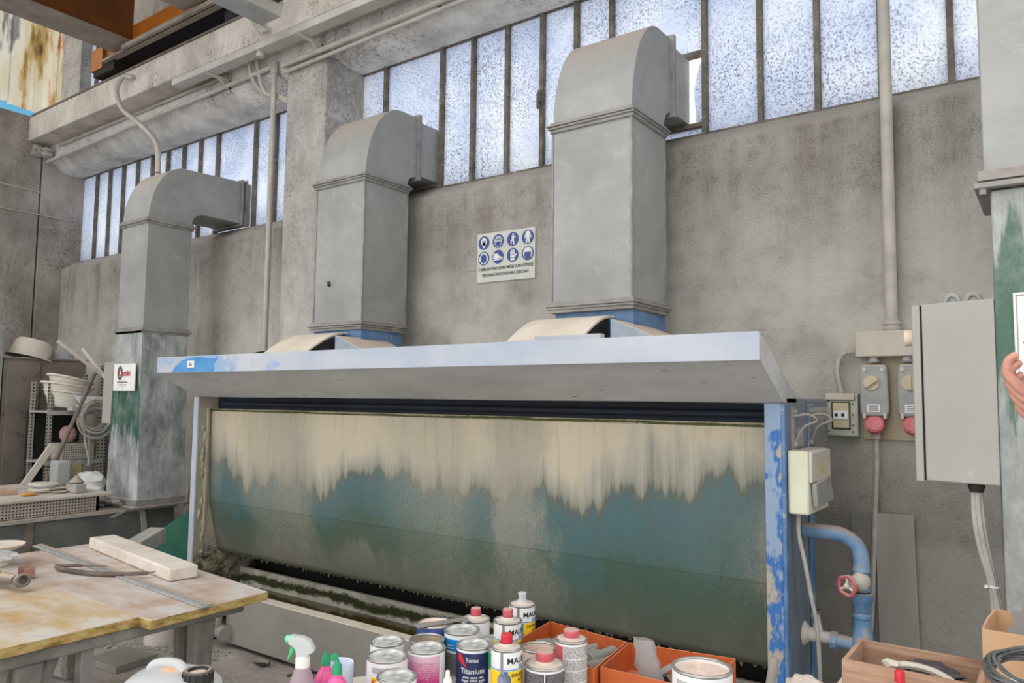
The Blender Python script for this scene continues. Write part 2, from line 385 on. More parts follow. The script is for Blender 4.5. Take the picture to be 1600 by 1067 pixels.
def curtainmat():
    """wet steel sheet: beige stone silt running down over teal paint (z is height above the sheet's root)"""
    k = NT('silt_stained_teal_sheet', 0.7)
    x, y, z = k.xyz()
    st = k.noise(1.0, 7, (9, 9, 0.5), 0.65)
    big = k.noise(1.0, 3, (1.5, 1.5, 0.9), 0.5, (3.3, 0, 2))
    h = k.math('ADD', z, k.math('ADD', k.math('MULTIPLY_ADD', st, 0.55, -0.275), k.math('MULTIPLY_ADD', big, 1.1, -0.55)))
    col = k.ramp(k.math('MULTIPLY', h, 1/1.2), [(0.02, (118, 118, 108)), (0.10, (74, 92, 82)), (0.29, (62, 90, 82)), (0.31, (64, 96, 95)), (0.50, (66, 102, 108)),
        (0.555, (84, 96, 90)), (0.585, (140, 140, 126)), (0.65, (168, 165, 154)), (0.72, (192, 183, 162)), (0.95, (204, 191, 166))])
    # where the silt lies thick, read along the sheet
    xj = k.math('ADD', x, k.math('MULTIPLY_ADD', k.noise(1.0, 6, (3, 3, 1.2), 0.7, (7, 0, 0)), 0.7, -0.35))
    XS = [(-2.0, .5), (-1.82, .12), (-1.62, .12), (-1.45, .65), (-1.05, .9), (-0.85, .25), (-0.45, .10), (-0.12, .5), (0.22, .75), (0.42, .35), (0.55, .35), (0.66, .95), (0.8, .85), (0.92, .12), (1.4, .06), (1.75, .18), (1.9, .4), (1.99, .85)]
    sil = k.ramp(k.math('MULTIPLY_ADD', xj, 0.25, 0.5), [((q+2)/4, v) for q, v in XS])
    up = k.ramp(z, [(0.25, 0.45), (0.6, 1.0)])
    sp0 = k.noise(120, 5, (1, 1, 0.6), 0.85)
    spk = k.ramp(k.math('ADD', sp0, k.math('MULTIPLY_ADD', sil, 0.20, -0.14)), [(0.46, 0.0), (0.60, 1.0)])
    col = k.mix(k.math('MULTIPLY', k.math('MULTIPLY', sil, up), 0.72), col, (150, 148, 134))
    col = k.mix(k.math('MULTIPLY', spk, 0.42), col, (166, 158, 144))
    low = k.ramp(z, [(0.0, 1.0), (0.26, 0.0)])
    col = k.mix(k.math('MULTIPLY', k.math('MULTIPLY', low, k.noise(3, 5, (1, 1, 0.5))), 1.2), col, (120, 118, 108))
    grime = k.ramp(k.noise(2.0, 7, (11, 11, 0.6), 0.7, (4, 4, 4)), [(0.54, 0.0), (0.70, 1.0)])
    col = k.mix(k.math('MULTIPLY', grime, 0.35), col, (92, 90, 74))
    seam = k.ramp(z, [(0.352, (236, 240, 234)), (0.357, (196, 196, 190)), (0.362, (255, 255, 255))])  # joint line; sheet below also darkened as painted shade for its backward tilt
    col = k.mix(0.9, col, seam, 'MULTIPLY')
    dots = k.ramp(k.math('ADD', k.vor(60, (1, 1, 0.4)), k.math('MULTIPLY', k.noise(3, 2), 0.12)), [(0.10, 1.0), (0.13, 0.0)])
    col = k.mix(k.math('MULTIPLY', dots, 0.4), col, (184, 184, 174))
    k.color(col); k.bump(k.noise(20, 6, (3, 3, 0.3)), 0.12, 0.004)
    return k.m
m_curtain = curtainmat()
def mossmat(name, a, b, moss, zc, wd):
    k = NT(name, 0.9); z = k.xyz()[2]
    c = k.ramp(k.noise(7, 6, (1, 1, 0.5), 0.7), [(0.3, a), (0.7, b)])
    d = k.math('SUBTRACT', 1.0, k.math('ABSOLUTE', k.math('MULTIPLY', k.math('SUBTRACT', z, k.math('MULTIPLY_ADD', k.noise(1.6, 4), wd*2.2, zc-wd*1.1)), 1/wd)), clamp=True)
    n = k.ramp(k.math('ADD', d, k.math('MULTIPLY_ADD', k.noise(11, 9, (1, 1, 1.6), 0.85), 2.6, -1.35)), [(0.25, 0.0), (0.6, 1.0)])
    k.color(k.mix(n, c, moss)); k.bump(k.noise(50, 6), 0.6, 0.01); return k.m
m_moss = mossmat('mossy_tank_wall', (150, 146, 132), (198, 194, 182), (48, 52, 20), 0.285, 0.055)
m_postin = mossmat('slimy_side_sheet', (148, 142, 124), (186, 180, 160), (66, 62, 36), 0.2, 0.5)
def peel(name, a, b, c3, st=(1, 1, 0.5)):
    k = NT(name, 0.65)
    n = k.noise(3, 8, st, 0.66)
    z = k.xyz()[2]
    v = k.math('ADD', n, k.math('MULTIPLY_ADD', z, 0.16, -0.10))
    c = k.ramp(v, [(0.37, (112, 88, 70)), (0.43, c3), (0.52, c3), (0.545, a), (0.575, a), (0.60, b), (0.72, b), (0.76, a)])
    k.color(c); k.bump(v, 0.5, 0.01); return k.m
m_post = peel('flaking_blue_post', (52, 108, 176), (138, 160, 188), (172, 166, 152))
def rocksheet():
    k = NT('rusty_translucent_sheet', 0.8)
    c = k.ramp(k.noise(1.5, 6, (1, 2.6, 0.5), 0.62), [(0.33, (92, 84, 68)), (0.40, (206, 184, 132)), (0.46, (232, 226, 208)), (0.60, (240, 238, 232)), (0.66, (170, 170, 168)), (0.75, (216, 218, 224))])
    o = k.ramp(k.noise(1.8, 6, (1, 2.6, 0.3), 0.7, (7, 3, 1)), [(0.58, 0.0), (0.63, 1.0)])
    c = k.mix(k.math('MULTIPLY', o, 0.8), c, (206, 128, 44)); k.color(c)
    tr = k.n('ShaderNodeBsdfTranslucent'); k.l(c, tr.inputs['Color'])
    ms = k.n('ShaderNodeMixShader'); ms.inputs[0].default_value = 0.6
    out = [q for q in k.t.nodes if q.type == 'OUTPUT_MATERIAL'][0]
    k.l(k.b.outputs[0], ms.inputs[1]); k.l(tr.outputs[0], ms.inputs[2]); k.l(ms.outputs[0], out.inputs['Surface'])
    return k.m
m_sheet = rocksheet()
def glass():
    k = NT('frosted_spotted_glass', 0.4)
    big = k.noise(1.7, 5, (1, 1, 1), 0.6)
    c = k.ramp(big, [(0.32, (214, 223, 242)), (0.66, (244, 248, 254))])
    sp = k.ramp(k.noise(88, 3, (1, 1, 0.9), 0.6), [(0.53, 0.0), (0.60, 1.0)])
    amt = k.ramp(k.noise(2.3, 4, (1, 1, 1), 0.5, (2, 2, 2)), [(0.3, 0.15), (0.7, 0.85)])
    c = k.mix(k.math('MULTIPLY', sp, amt), c, (106, 112, 126))
    tr = k.n('ShaderNodeBsdfTranslucent'); k.l(c, tr.inputs['Color'])
    k.color(k.mix(0.5, c, (180, 180, 180)))
    ts = k.n('ShaderNodeBsdfTransparent'); k.l(c, ts.inputs['Color'])
    m1 = k.n('ShaderNodeMixShader'); m1.inputs[0].default_value = 0.18
    m2 = k.n('ShaderNodeMixShader'); m2.inputs[0].default_value = 0.12
    out = [q for q in k.t.nodes if q.type == 'OUTPUT_MATERIAL'][0]
    k.l(tr.outputs[0], m1.inputs[1]); k.l(ts.outputs[0], m1.inputs[2])
    k.l(m1.outputs[0], m2.inputs[1]); k.l(k.b.outputs[0], m2.inputs[2]); k.l(m2.outputs[0], out.inputs['Surface'])
    return k.m
m_glass = glass()
def cloudy(name, col, alpha=0.45, rough=0.3):
    k = NT(name, rough); k.color(col)
    tr = k.n('ShaderNodeBsdfTranslucent'); tr.inputs['Color'].default_value = lin(col)
    tp = k.n('ShaderNodeBsdfTransparent'); tp.inputs['Color'].default_value = lin(col)
    a = k.n('ShaderNodeMixShader'); a.inputs[0].default_value = 0.4
    b = k.n('ShaderNodeMixShader'); b.inputs[0].default_value = alpha
    out = [q for q in k.t.nodes if q.type == 'OUTPUT_MATERIAL'][0]
    k.l(k.b.outputs[0], a.inputs[1]); k.l(tr.outputs[0], a.inputs[2]); k.l(a.outputs[0], b.inputs[1]); k.l(tp.outputs[0], b.inputs[2]); k.l(b.outputs[0], out.inputs['Surface'])
    return k.m
m_jug = cloudy('cloudy_white_plastic', (232, 236, 238), 0.12)
m_bottle = cloudy('cloudy_bottle_plastic', (214, 196, 206), 0.3)
m_bag = cloudy('crumpled_clear_plastic', (206, 202, 202), 0.3)
k = NT('murky_water', 0.08); k.color((66, 52, 22)); m_water = k.m
def perf(name, col, hole, pitch):
    k = NT(name, 0.6, 0.1)
    x, y, z = k.xyz()
    def cell(v): return k.math('SUBTRACT', k.math('FRACT', k.math('MULTIPLY', v, 1/pitch)), 0.5)
    a = cell(k.math('ADD', x, y)); b = cell(z)
    d = k.math('ADD', k.math('MULTIPLY', a, a), k.math('MULTIPLY', b, b))
    g = k.math('LESS_THAN', d, 0.075)
    k.color(k.mix(g, k.ramp(k.noise(6, 5), [(0.3, col), (0.7, tuple(min(255, v+20) for v in col))]), hole)); return k.m
m_perf = perf('perforated_sheet', (164, 156, 146), (40, 36, 32), 0.022)
m_perfup = perf('perforated_angle', (150, 148, 136), (50, 46, 40), 0.03)

# ================================================================ THE SETTING
XL, XR = -9.17, 1.6
XR2 = XR
def swall(x0, x1, mb):
    mb.prism([(3.93, 0), (3.93, 3.03), (4.07, 3.13), (4.30, 3.13), (4.30, 0)], 'x', x0, x1)
mb = MB(); swall(XL, -4.95, mb); swall(-4.48, XR, mb)
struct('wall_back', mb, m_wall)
mb = MB(); mb.box(-12, 3, -2, 4.3, -0.12, 0)
struct('floor', mb, m_floor)
# lintel with sloping soffit over each window bay
mb = MB()
mb.prism([(3.73, 4.245), (3.73, 4.75), (4.3, 4.75), (4.3, 4.12), (3.93, 4.125), (3.89, 4.135), (3.85, 4.158)], 'x', XL, -4.95)
mb.prism([(3.73, 4.285), (3.73, 4.75), (4.3, 4.75), (4.3, 4.20), (3.93, 4.205), (3.89, 4.212), (3.85, 4.23)], 'x', -4.48, XR)
mb.box(-4.95, -4.48, 3.73, 4.3, 4.24, 4.75)
struct('trim_lintel', mb, m_lintel, bevel=0.01)
# pillars between the bays
mb = MB(); mb.box(-4.95, -4.48, 3.73, 4.3, 0, 4.24); struct('trim_pillar', mb, m_pillar, bevel=0.012)
mb = MB(); mb.box(-9.62, XL, 3.665, 4.3, 0, 4.7); mb.box(-9.62, XL+0.002, 3.60, 3.66, 4.32, 4.42)
struct('trim_corner_pillar', mb, m_dark, bevel=0.012)
mb = MB(); mb.box(-9.62, XL, -2.0, 3.645, 0, 4.69); struct('wall_left', mb, m_dark)
mb = MB(); mb.box(-9.62, -9.16, 4.0, 4.4, 4.7, 7.2); struct('trim_upper_pillar', mb, m_pillar)
# runway beam carrying the crane
mb = MB(); mb.prism([(3.5, 4.40), (3.5, 4.66), (3.53, 4.69), (3.74, 4.69), (3.74, 4.40)], 'x', XL, XR)
struct('trim_runway_beam', mb, m_beam, bevel=0.01)
mb = MB(); mb.box(XL, XR, 3.52, 3.66, 4.69, 4.71); struct('trim_rail', mb, m_rust)
# wall and roof above the crane
mb = MB(); mb.box(-8.55, XR, 4.1, 4.3, 4.75, 7.2); mb.box(-9.16, -8.55, 4.1, 4.3, 6.4, 7.2); struct('wall_upper', mb, m_dark)
mb = MB(); mb.box(-9.6, XR, 0.9, 4.4, 7.2, 7.35); struct('ceiling', mb, m_dark)

mb = MB(); random.seed(2)
for i in range(9): mb.blob((-9.12+random.uniform(-0.03, 0.08), 3.58+random.uniform(-0.06, 0.08), 4.33+random.uniform(-0.07, 0.03)), 0.05, 0.05, 0.035, 2, 0.3)
struct('trim_beam_seat', mb, m_dark)

# windows
def window(name, x0, x1, z0, z1, miss, bars, start, extra=None, y=4.12, zig=None):
    wn = sempty(name, ((x0+x1)/2, y, z0))
    fr = MB()
    fr.box(x0, x1, y-0.03, y+0.03, z0-0.01, z0+0.02); fr.box(x0, x1, y-0.03, y+0.03, z1-0.02, z1+0.02)
    for x in bars: fr.box(x-0.014, x+0.014, y-0.035, y+0.03, z0, z1)
    for (a, b, c) in (extra or []): fr.box(a, b, y-0.03, y+0.02, c-0.013, c+0.013)
    struct('frame', fr, m_mullion, wn)
    g = MB(); xs = [x0]+list(bars)+[x1]
    for a, b in zip(xs[:-1], xs[1:]):
        if b-a > 0.03:
            dz = random.uniform(-0.002, 0.002)
            if zig and a < zig < b:
                # the broken pane: an upper piece, a lower strip and a bent shard
                g.box(a, b, y, y+0.005, z0+0.51, z1); g.box(a, b, y, y+0.005, z0, z0+0.07)
                g.prism([(b-0.06, z0+0.08), (b-0.012, z0+0.08), (b-0.012, z0+0.48), (b-0.04, z0+0.44), (b-0.075, z0+0.3)], 'y', y, y+0.005)
            else: g.box(a, b, y+dz, y+0.005+dz, z0, z1)
    struct('glass', g, m_glass, wn)
    return wn
b1 = [-4.98-0.295*i for i in range(14)]
b1 = sorted([x for x in b1 if x > XL+0.1 and abs(x+6.12) > 0.12])
window('window_1', XL, -4.95, 3.12, 4.14, None, b1, 0)
b2 = sorted([-4.505+0.3045*i for i in range(20) if i not in (2, 7+1) and i != 8][:19])
b2 = [-4.505, -4.205, -3.62, -3.325, -3.022, -2.731, -2.465, -2.207, -1.60, -1.28, -0.978, -0.67, -0.364, -0.06, 0.24, 0.54, 0.84, 1.14, 1.44]
window('window_2', -4.52, XR, 3.13, 4.22, None, b2[1:], 0, [(-2.207, -1.60, 3.635), (-2.207, -1.60, 3.205), (-4.205, -3.62, 3.17)], zig=-1.8)
window('window_3', -9.16, -8.55, 4.75, 6.4, None, [-8.98, -8.72], 0)
hd = MB(); hd.box(-2.742, -2.722, 4.06, 4.085, 3.58, 3.66); hd.box(-2.738, -2.726, 4.04, 4.06, 3.53, 3.63)
hw = struct('window_handle', hd, m_mullion, bpy.data.objects['window_2'])

# rusty translucent cladding hanging beyond the end wall
t = thing('corrugated_cladding', (-10.0, 3.2, 5.0), 'stained white and rust-orange cladding sheets hanging beyond the end wall, blue sky under them', 'cladding')
for i in range(9):
    y0 = 2.0+i*0.262
    mb = MB(); zz = 5.04+[-0.2, -0.2, -0.15, -0.14, -0.12, 0.03, 0.0, -0.02, -0.03][i]
    pr = []
    for j in range(7):
        yy = y0+0.27*j/6; pr.append((-10.0+0.03*math.sin(j/6*2*PI)+(0.012 if i % 2 else 0), yy))
    pts = pr+[(x-0.004, yy) for x, yy in reversed(pr)]
    mb.prism(pts, 'z', zz, 7.6)
    obj('sheet', mb, m_sheet, t)

# ================================================================ CRANE
t = thing('overhead_crane', (-6.9, 3.5, 4.8), 'orange overhead travelling crane resting on the concrete runway beam, top left', 'crane')
g = MB(); g.box(-7.28, -6.93, -1.0, 3.48, 4.90, 4.925); obj('bottom_flange', g, m_brown, t)
g = MB(); g.box(-7.18, -6.99, -1.0, 3.50, 4.925, 5.9); obj('girder', g, m_girder, t)
g = MB(); g.box(-5.98, -5.58, -1.0, 3.42, 4.90, 4.925); obj('bottom_flange', g, m_brown, t)
g = MB(); g.box(-5.88, -5.68, -1.0, 3.45, 4.925, 5.9); obj('girder', g, m_girder, t)
e = MB(); e.box(-7.45, -5.2, 3.66, 3.72, 4.83, 4.85); obj('end_flange', e, m_brown, t)
e = MB(); e.box(-7.45, -5.2, 3.43, 3.50, 4.83, 4.85); e.box(-7.0, -5.2, 3.40, 3.44, 4.83, 4.87)
obj('end_flange', e, m_brown, t)
e = MB(); e.box(-7.45, -5.2, 3.50, 3.52, 4.85, 5.10); e.box(-7.45, -5.2, 3.66, 3.68, 4.85, 5.1)
for x in (-7.45, -7.0, -6.6, -6.1, -5.6): e.box(x, x+0.02, 3.52, 3.66, 4.85, 5.1)
obj('end_carriage', e, m_orange, t)
e = MB(); e.box(-7.44, -5.2, 3.52, 3.66, 4.835, 4.85); obj('shadow_plate', e, m_black, t)  # black sheet added to paint the shadow gaps under the end carriage
e = MB(); e.box(-7.70, -7.48, 3.46, 3.50, 4.80, 5.02); obj('buffer_plate', e, m_orange, t)
for x in (-7.38, -5.5):
    wl = MB(); wl.lathe([(0, -0.035), (0.09, -0.035), (0.09, 0.035), (0, 0.035)], (x, 3.59, 4.80), 24, Matrix.Rotation(PI/2, 4, 'X')); obj('wheel', wl, m_rubber, t)
e = MB(); e.box(-7.66, -7.26, 3.47, 3.69, 4.74, 4.84); obj('wheel_guard', e, m_black, t)

# ================================================================ CEILING FITTINGS
t = thing('strip_light', (-4.6, 3.1, 4.4), 'dusty grey box light fitting hanging beside the runway beam', 'light fitting')
mb = MB(); mb.prism([(-4.79, 4.40), (-4.56, 4.40), (-4.52, 4.50), (-4.83, 4.50)], 'y', 2.3, 3.36); obj('housing', mb, m_tray, t, 0.004)
mb = MB(); mb.box(-4.765, -4.585, 2.34, 3.33, 4.392, 4.40); obj('diffuser', mb, m_socket, t)
mb = MB(); mb.box(-4.52, -4.44, 2.6, 3.30, 4.47, 4.53); mb.box(-4.50, -4.46, 3.0, 3.05, 4.5, 4.75); obj('ballast_box', mb, m_rubber, t, 0.003)
t = thing('cable_tray', (-6.2, 3.5, 4.4), 'long grey square cable trunking on brackets along the lintel', 'cable tray')
mb = MB(); mb.box(-6.26, XR, 3.495, 3.60, 4.335, 4.395); obj('trunking', mb, m_tray, t, 0.004)
for x in (-5.75, -4.55, -3.35, -2.15):
    mb = MB(); mb.prism([(3.47, 4.333), (3.728, 4.333), (3.728, 4.25), (3.71, 4.25), (3.62, 4.315), (3.47, 4.318)], 'x', x, x+0.03)
    mb.box(x, x+0.03, 3.715, 3.728, 4.22, 4.39); obj('bracket', mb, m_tray, t)
mb = MB(); mb.lathe([(0, -0.025), (0.03, -0.02), (0.035, 0.0), (0.03, 0.02), (0, 0.02)], (-5.05, 3.54, 4.315), 16); obj('end_plug', mb, m_conduit, t)
# conduits
def pipe(pts, rad, mtl, name, label, cat, curve=False, group=None, clips=None):
    mb = MB(); mb.tube(pts, rad, 10, curve=curve)
    o = single(name, mb, mtl, pts[0], label, cat, group)
    return o
pipe([(-9.1, 3.68, 4.20), (-5.07, 3.68, 4.275)], 0.02, m_conduit, 'conduit', 'grey round conduit running under the beam along the left window bay', 'conduit')
pipe([(-4.95, 3.68, 4.25), (-2.9, 3.68, 4.275), (-1.0, 3.68, 4.28), (1.0, 3.68, 4.28)], 0.022, m_conduit, 'conduit', 'thicker grey conduit along the lintel of the right window bay', 'conduit')
pipe([(-4.95, 3.69, 4.195), (-2.9, 3.69, 4.225), (-1.0, 3.69, 4.235), (1.0, 3.69, 4.235)], 0.015, m_conduit, 'conduit', 'thinner grey conduit just below the thick one on the right bay', 'conduit')
pipe([(-8.9, 3.715, 4.36), (-6.0, 3.71, 4.375), (-5.75, 3.70, 4.37)], 0.014, m_conduit, 'conduit', 'thin conduit tucked under the runway beam, ending at the first tray bracket', 'conduit')
t = thing('conduit_drop', (-5.09, 3.7, 2.0), 'grey vertical conduit dropping beside the concrete pillar to the booth', 'conduit')
mb = MB(); mb.tube([(-5.08, 3.70, 4.30), (-5.085, 3.705, 3.0), (-5.09, 3.71, 1.7)], 0.022, 10); obj('pipe', mb, m_conduit, t)
mb = MB(); mb.tube([(-5.08, 3.70, 4.32), (-5.08, 3.70, 4.22)], 0.03, 10); obj('collar', mb, m_conduit, t)
t = thing('conduit_elbows', (-5.2, 3.70, 4.1), 'pair of bent grey conduits looping into the side of the concrete pillar', 'conduit')
for dx, dz in ((0, 0), (0.10, -0.02)):
    mb = MB(); mb.tube([(-5.36+dx, 3.66, 4.40), (-5.35+dx, 3.67, 4.27), (-5.25+dx*0.5, 3.70, 4.12+dz), (-5.08, 3.74, 4.06+dz), (-4.97, 3.76, 4.0+dz)], 0.018, 8, curve=True); obj('pipe', mb, m_conduit, t)
pipe([(-6.9, 3.48, 4.56), (-7.02, 3.44, 4.58), (-7.06, 3.41, 4.45), (-6.95, 3.42, 4.25), (-6.62, 3.40, 4.05), (-6.32, 3.38, 3.85), (-6.20, 3.37, 3.70), (-6.17, 3.36, 3.50)], 0.024, m_conduit, 'flexible_hose', 'grey flexible hose looping from the beam to the top of the left duct', 'hose', True)
mb = MB()
for d in (0, 0.03, 0.055):
    mb.tube([(-4.95+d, 3.47, 4.66), (-5.02+d, 3.44, 4.56), (-4.99+d, 3.44, 4.48), (-4.90+d, 3.46, 4.42)], 0.013, 6, curve=True)
single('cable_loop', mb, m_conduit, (-4.95, 3.47, 4.4), 'bundle of three grey cables looped over the face of the runway beam', 'cable')
pipe([(-9.165, 3.1, 3.88), (-9.165, 3.66, 3.86)], 0.012, m_conduit, 'wall_cable', 'thin cable across the end wall just under the beam seat', 'cable')
pipe([(-9.12, 2.6, 3.66), (-9.13, 3.3, 3.60), (-9.14, 4.02, 3.60)], 0.008, m_conduit, 'wall_cable', 'lower thin cable crossing the end wall to the window corner', 'cable')
pipe([(-0.617, 3.89, 4.5), (-0.619, 3.89, 3.0), (-0.621, 3.89, 1.99)], 0.0275, m_conduit, 'conduit', 'pale vertical conduit down the right wall to the junction box', 'conduit')
mb = MB(); mb.lathe([(0.036, 0), (0.04, 0.012), (0.034, 0.02), (0.04, 0.03), (0.034, 0.045), (0.028, 0.05)], (-0.62, 3.89, 1.945), 20)
single('conduit_collar', mb, m_conduit, (-0.62, 3.89, 1.945), 'grey screw collar where the right vertical conduit meets the junction box', 'pipe fitting')

# ================================================================ DUCTS
def elbow_duct(tag_, x0, x1, yf, yb, zb, zf, r_out, arch, ztop, yend):
    """flanged duct whose elbow turns into the window; x0..x1 wide, front yf, back yb"""
    t = tag_
    mb = MB(); mb.box(x0, x1, yf, yb, zb, zf); obj('shaft', mb, m_duct, t, 0.004)
    # elbow profile in (y,z): front rises as a quarter circle to the top
    cy = yf+r_out
    pts = [(yf, zf)]
    for i in range(13):
        a = PI-(PI/2)*i/12
        pts.append((yf+r_out+r_out*math.cos(a), zf+(ztop-zf)*math.sin(a)))
    ym = yb+0.09
    pts += [(ym, ztop)]
    zbot = zf+arch
    pts += [(ym, zbot)]
    for i in range(7):
        a = PI/2+(PI/2)*i/6
        pts.append((ym-0.01+0.085*math.cos(a), zf+0.02+(zbot-zf-0.02)*math.sin(a)))
    pts += [(yb, zf)]
    mb = MB(); mb.prism(pts, 'x', x0, x1, smooth=True); obj('elbow', mb, m_duct, t, 0.003)
    mb = MB()
    for yy, e in ((ym, 0.022),):
        mb.box(x0-e, x1+e, yy-0.01, yy+0.022, zbot-e, ztop+e)
    obj('joint_flange', mb, m_flange, t, 0.003)
    mb = MB(); mb.box(x0+0.01, x1-0.006, ym+0.022, yend, zbot+0.02, ztop-0.02); obj('outlet', mb, m_duct, t, 0.003)
    for z in (zb, zf):
        mb = MB()
        mb.box(x0-0.022, x1+0.022, yf-0.022, yb+0.022, z-0.012, z-0.001); mb.box(x0-0.028, x1+0.028, yf-0.028, yb+0.028, z+0.001, z+0.010)
        mb.box(x0-0.012, x1+0.012, yf-0.012, yb+0.012, z-0.03, z+0.028)
        obj('flange_ring', mb, m_flange, t, 0.002)
    # seams
    for xx in (x0, x1):
        for yy in (yf, yb):
            mb = MB(); mb.box(xx-0.006, xx+0.006, yy-0.006, yy+0.006, zb, zf); obj('corner_seam', mb, m_flange, t, 0.002)
t2 = thing('ventilation_duct', (-3.87, 3.57, 1.6), 'middle grey duct rising from the booth roof beside the pillar and elbowing into the window', 'duct')
elbow_duct(t2, -4.11, -3.64, 3.38, 3.78, 2.078, 3.06, 0.33, 0.105, 3.60, 4.10)
t3 = thing('ventilation_duct', (-1.93, 3.57, 1.6), 'biggest-looking grey duct on the right half of the booth, elbowing through the broken pane', 'duct')
elbow_duct(t3, -2.165, -1.695, 3.36, 3.75, 2.09, 3.065, 0.33, 0.135, 3.63, 4.12)
for t, x0, x1 in ((t2, -4.11, -3.64), (t3, -2.165, -1.695)):
    mb = MB(); mb.box(x0+0.005, x1-0.005, 3.385, 3.76, 1.62, 2.06); obj('blue_collar', mb, m_bluemetal, t, 0.003, 'blue painted collar between flange and booth roof')
    # curved dusty fan cover in front, with end cheeks
    pr = []
    for i in range(9):
        a = i/8
        pr.append((3.02+0.34*a, 1.88+0.15*math.sin(a*PI/2)))
    outer = pr+[(y, z-0.012) for y, z in reversed(pr)]
    mb = MB(); mb.prism(outer, 'x', x0-0.06, x1-0.10, smooth=True); obj('fan_cover', mb, m_cover, t, 0, 'curved metal cover thick with beige dust')
    mb = MB(); mb.prism([(3.05, 1.62), (3.04, 1.87), (3.12, 1.92), (3.22, 1.965), (3.36, 2.015), (3.36, 1.62)], 'x', x1-0.15, x1-0.13); mb.prism([(3.05, 1.62), (3.04, 1.86), (3.36, 2.0), (3.36, 1.62)], 'x', x0-0.05, x0-0.04)
    mb.box(x0-0.05, x1-0.13, 3.10, 3.30, 1.62, 1.86)
    obj('fan_housing', mb, m_rubber, t)
    mb = MB(); mb.prism([(x1-0.03, 1.995), (x1+0.195, 1.905), (x1+0.195, 1.624), (x1-0.03, 1.624)], 'y', 3.19, 3.62); obj('sloping_shoulder', mb, m_shoulder, t, 0.004)
mb = MB(); mb.box(-3.96, -3.95, 3.36, 3.39, 2.37, 2.38); mb.blob((-3.955, 3.372, 2.36), 0.012, 0.012, 0.012, 2); obj('bolt', mb, m_rubber, t2)
mb = MB(); mb.prism([(-2.40, 1.90), (-2.215, 2.0), (-2.19, 2.0), (-2.19, 1.63), (-2.40, 1.63)], 'y', 3.26, 3.29); obj('side_plate', mb, m_flange, t3)
mb = MB(); mb.box(-2.02, -1.66, 2.98, 3.02, 1.86, 1.905); obj('support_rail', mb, m_hood, t3, 0.003); mb = MB(); mb.box(-2.28, -2.0, 2.96, 3.05, 1.87, 1.885); obj('support_rail', mb, m_hood, t3, 0.003)
mb = MB(); mb.tube([(-4.42, 3.0, 1.86), (-4.30, 3.02, 1.88), (-4.20, 3.04, 1.895), (-4.16, 3.2, 1.93)], 0.006, 6, curve=True); mb.prism([(3.2, 1.93), (3.3, 2.0), (3.3, 1.93)], 'x', -4.23, -4.19); obj('torn_gasket', mb, m_black, t2)

# left duct, separate and nearer
t1 = thing('ventilation_duct', (-6.12, 3.36, 0.7), 'far left grey duct with green paint showing low down, standing on the workshop bench', 'duct')
x0, x1, yf, yb = -6.335, -5.93, 3.17, 3.555
mb = MB(); mb.box(x0, x1, yf, yb, 2.14, 3.03); obj('shaft', mb, m_duct, t1, 0.004)
mb = MB(); mb.prism([(x0-0.005, 2.13), (x1+0.003, 2.13), (x1+0.05, 0.76), (x0-0.03, 0.76)], 'y', yf-0.01, yb+0.005); obj('lower_shaft', mb, m_duct_low, t1, 0.004, 'grey lower shaft with scraped green paint')
mb = MB(); mb.box(x0-0.07, x1+0.09, yf-0.06, yb+0.05, 0.722, 0.738); mb.box(x0-0.04, x1+0.06, yf-0.025, yb+0.015, 0.738, 0.79); obj('base_flange', mb, m_flange, t1, 0.003)
pts = [(yf, 3.03)]+[(yf+0.30+0.30*math.cos(PI-(PI/2)*i/12), 3.03+0.49*math.sin((PI/2)*i/12)) for i in range(13)]
pts += [(4.02, 3.54), (4.02, 3.16)]+[(3.66+0.11*math.cos(PI/2+(PI/2)*i/6), 3.05+0.11*math.sin(PI/2+(PI/2)*i/6)) for i in range(7)]+[(yb, 3.03)]
mb = MB(); mb.prism(pts, 'x', x0, x1, smooth=True); obj('elbow', mb, m_duct, t1, 0.003)
for z in (2.135, 3.03):
    mb = MB(); mb.box(x0-0.022, x1+0.022, yf-0.022, yb+0.022, z-0.012, z+0.008); mb.box(x0-0.01, x1+0.01, yf-0.01, yb+0.01, z-0.03, z+0.025); obj('flange_ring', mb, m_flange, t1, 0.002)
for y in (4.01, 4.05):
    mb = MB(); mb.box(x0-0.02, x1+0.02, y, y+0.02, 3.14, 3.56); obj('outlet_flange', mb, m_flange, t1, 0.002)
mb = MB(); mb.box(x0+0.01, x1-0.006, 4.0, 4.12, 3.16, 3.54); obj('outlet', mb, m_duct, t1)
mb = MB(); mb.box(x0+0.05, x1-0.02, yf-0.035, yf-0.028, 1.64, 1.86)
pl = obj('plaque', mb, m_white, t1, 0, 'white maker plaque with grey ring and red lettering')
mb = MB(); R = Matrix.Translation((x0+0.155, yf-0.037, 1.785)) @ Matrix.Rotation(PI/2, 4, 'X') @ Matrix.Diagonal((0.75, 1.15, 1, 1))
mb.lathe([(0.030, 0), (0.05, 0), (0.05, 0.002), (0.030, 0.002)], (0, 0, 0), 28, R); obj('ring_logo', mb, mat('logo_grey', (84, 84, 90)), pl)
mb = MB(); mb.text('Cassin', 0.072, lambda a, b: (x0+0.225+a, yf-0.038, 1.762+b)); obj('lettering', mb, mat('logo_red', (176, 52, 76)), pl)
mb = MB()
for z_, hw_, hh in ((1.705, 0.11, 0.010), (1.686, 0.095, 0.006), (1.670, 0.05, 0.005)):
    for i in range(int(hw_/0.0075)*2):
        if i % 5 != 4: mb.box(x0+0.20-hw_/1.3+i*0.0058, x0+0.20-hw_/1.3+i*0.0058+0.004, yf-0.0365, yf-0.0355, z_, z_+hh)
obj('small_print', mb, m_ink, pl)
mb = MB(); mb.box(-6.54, -6.37, 3.18, 3.22, 1.37, 1.88)
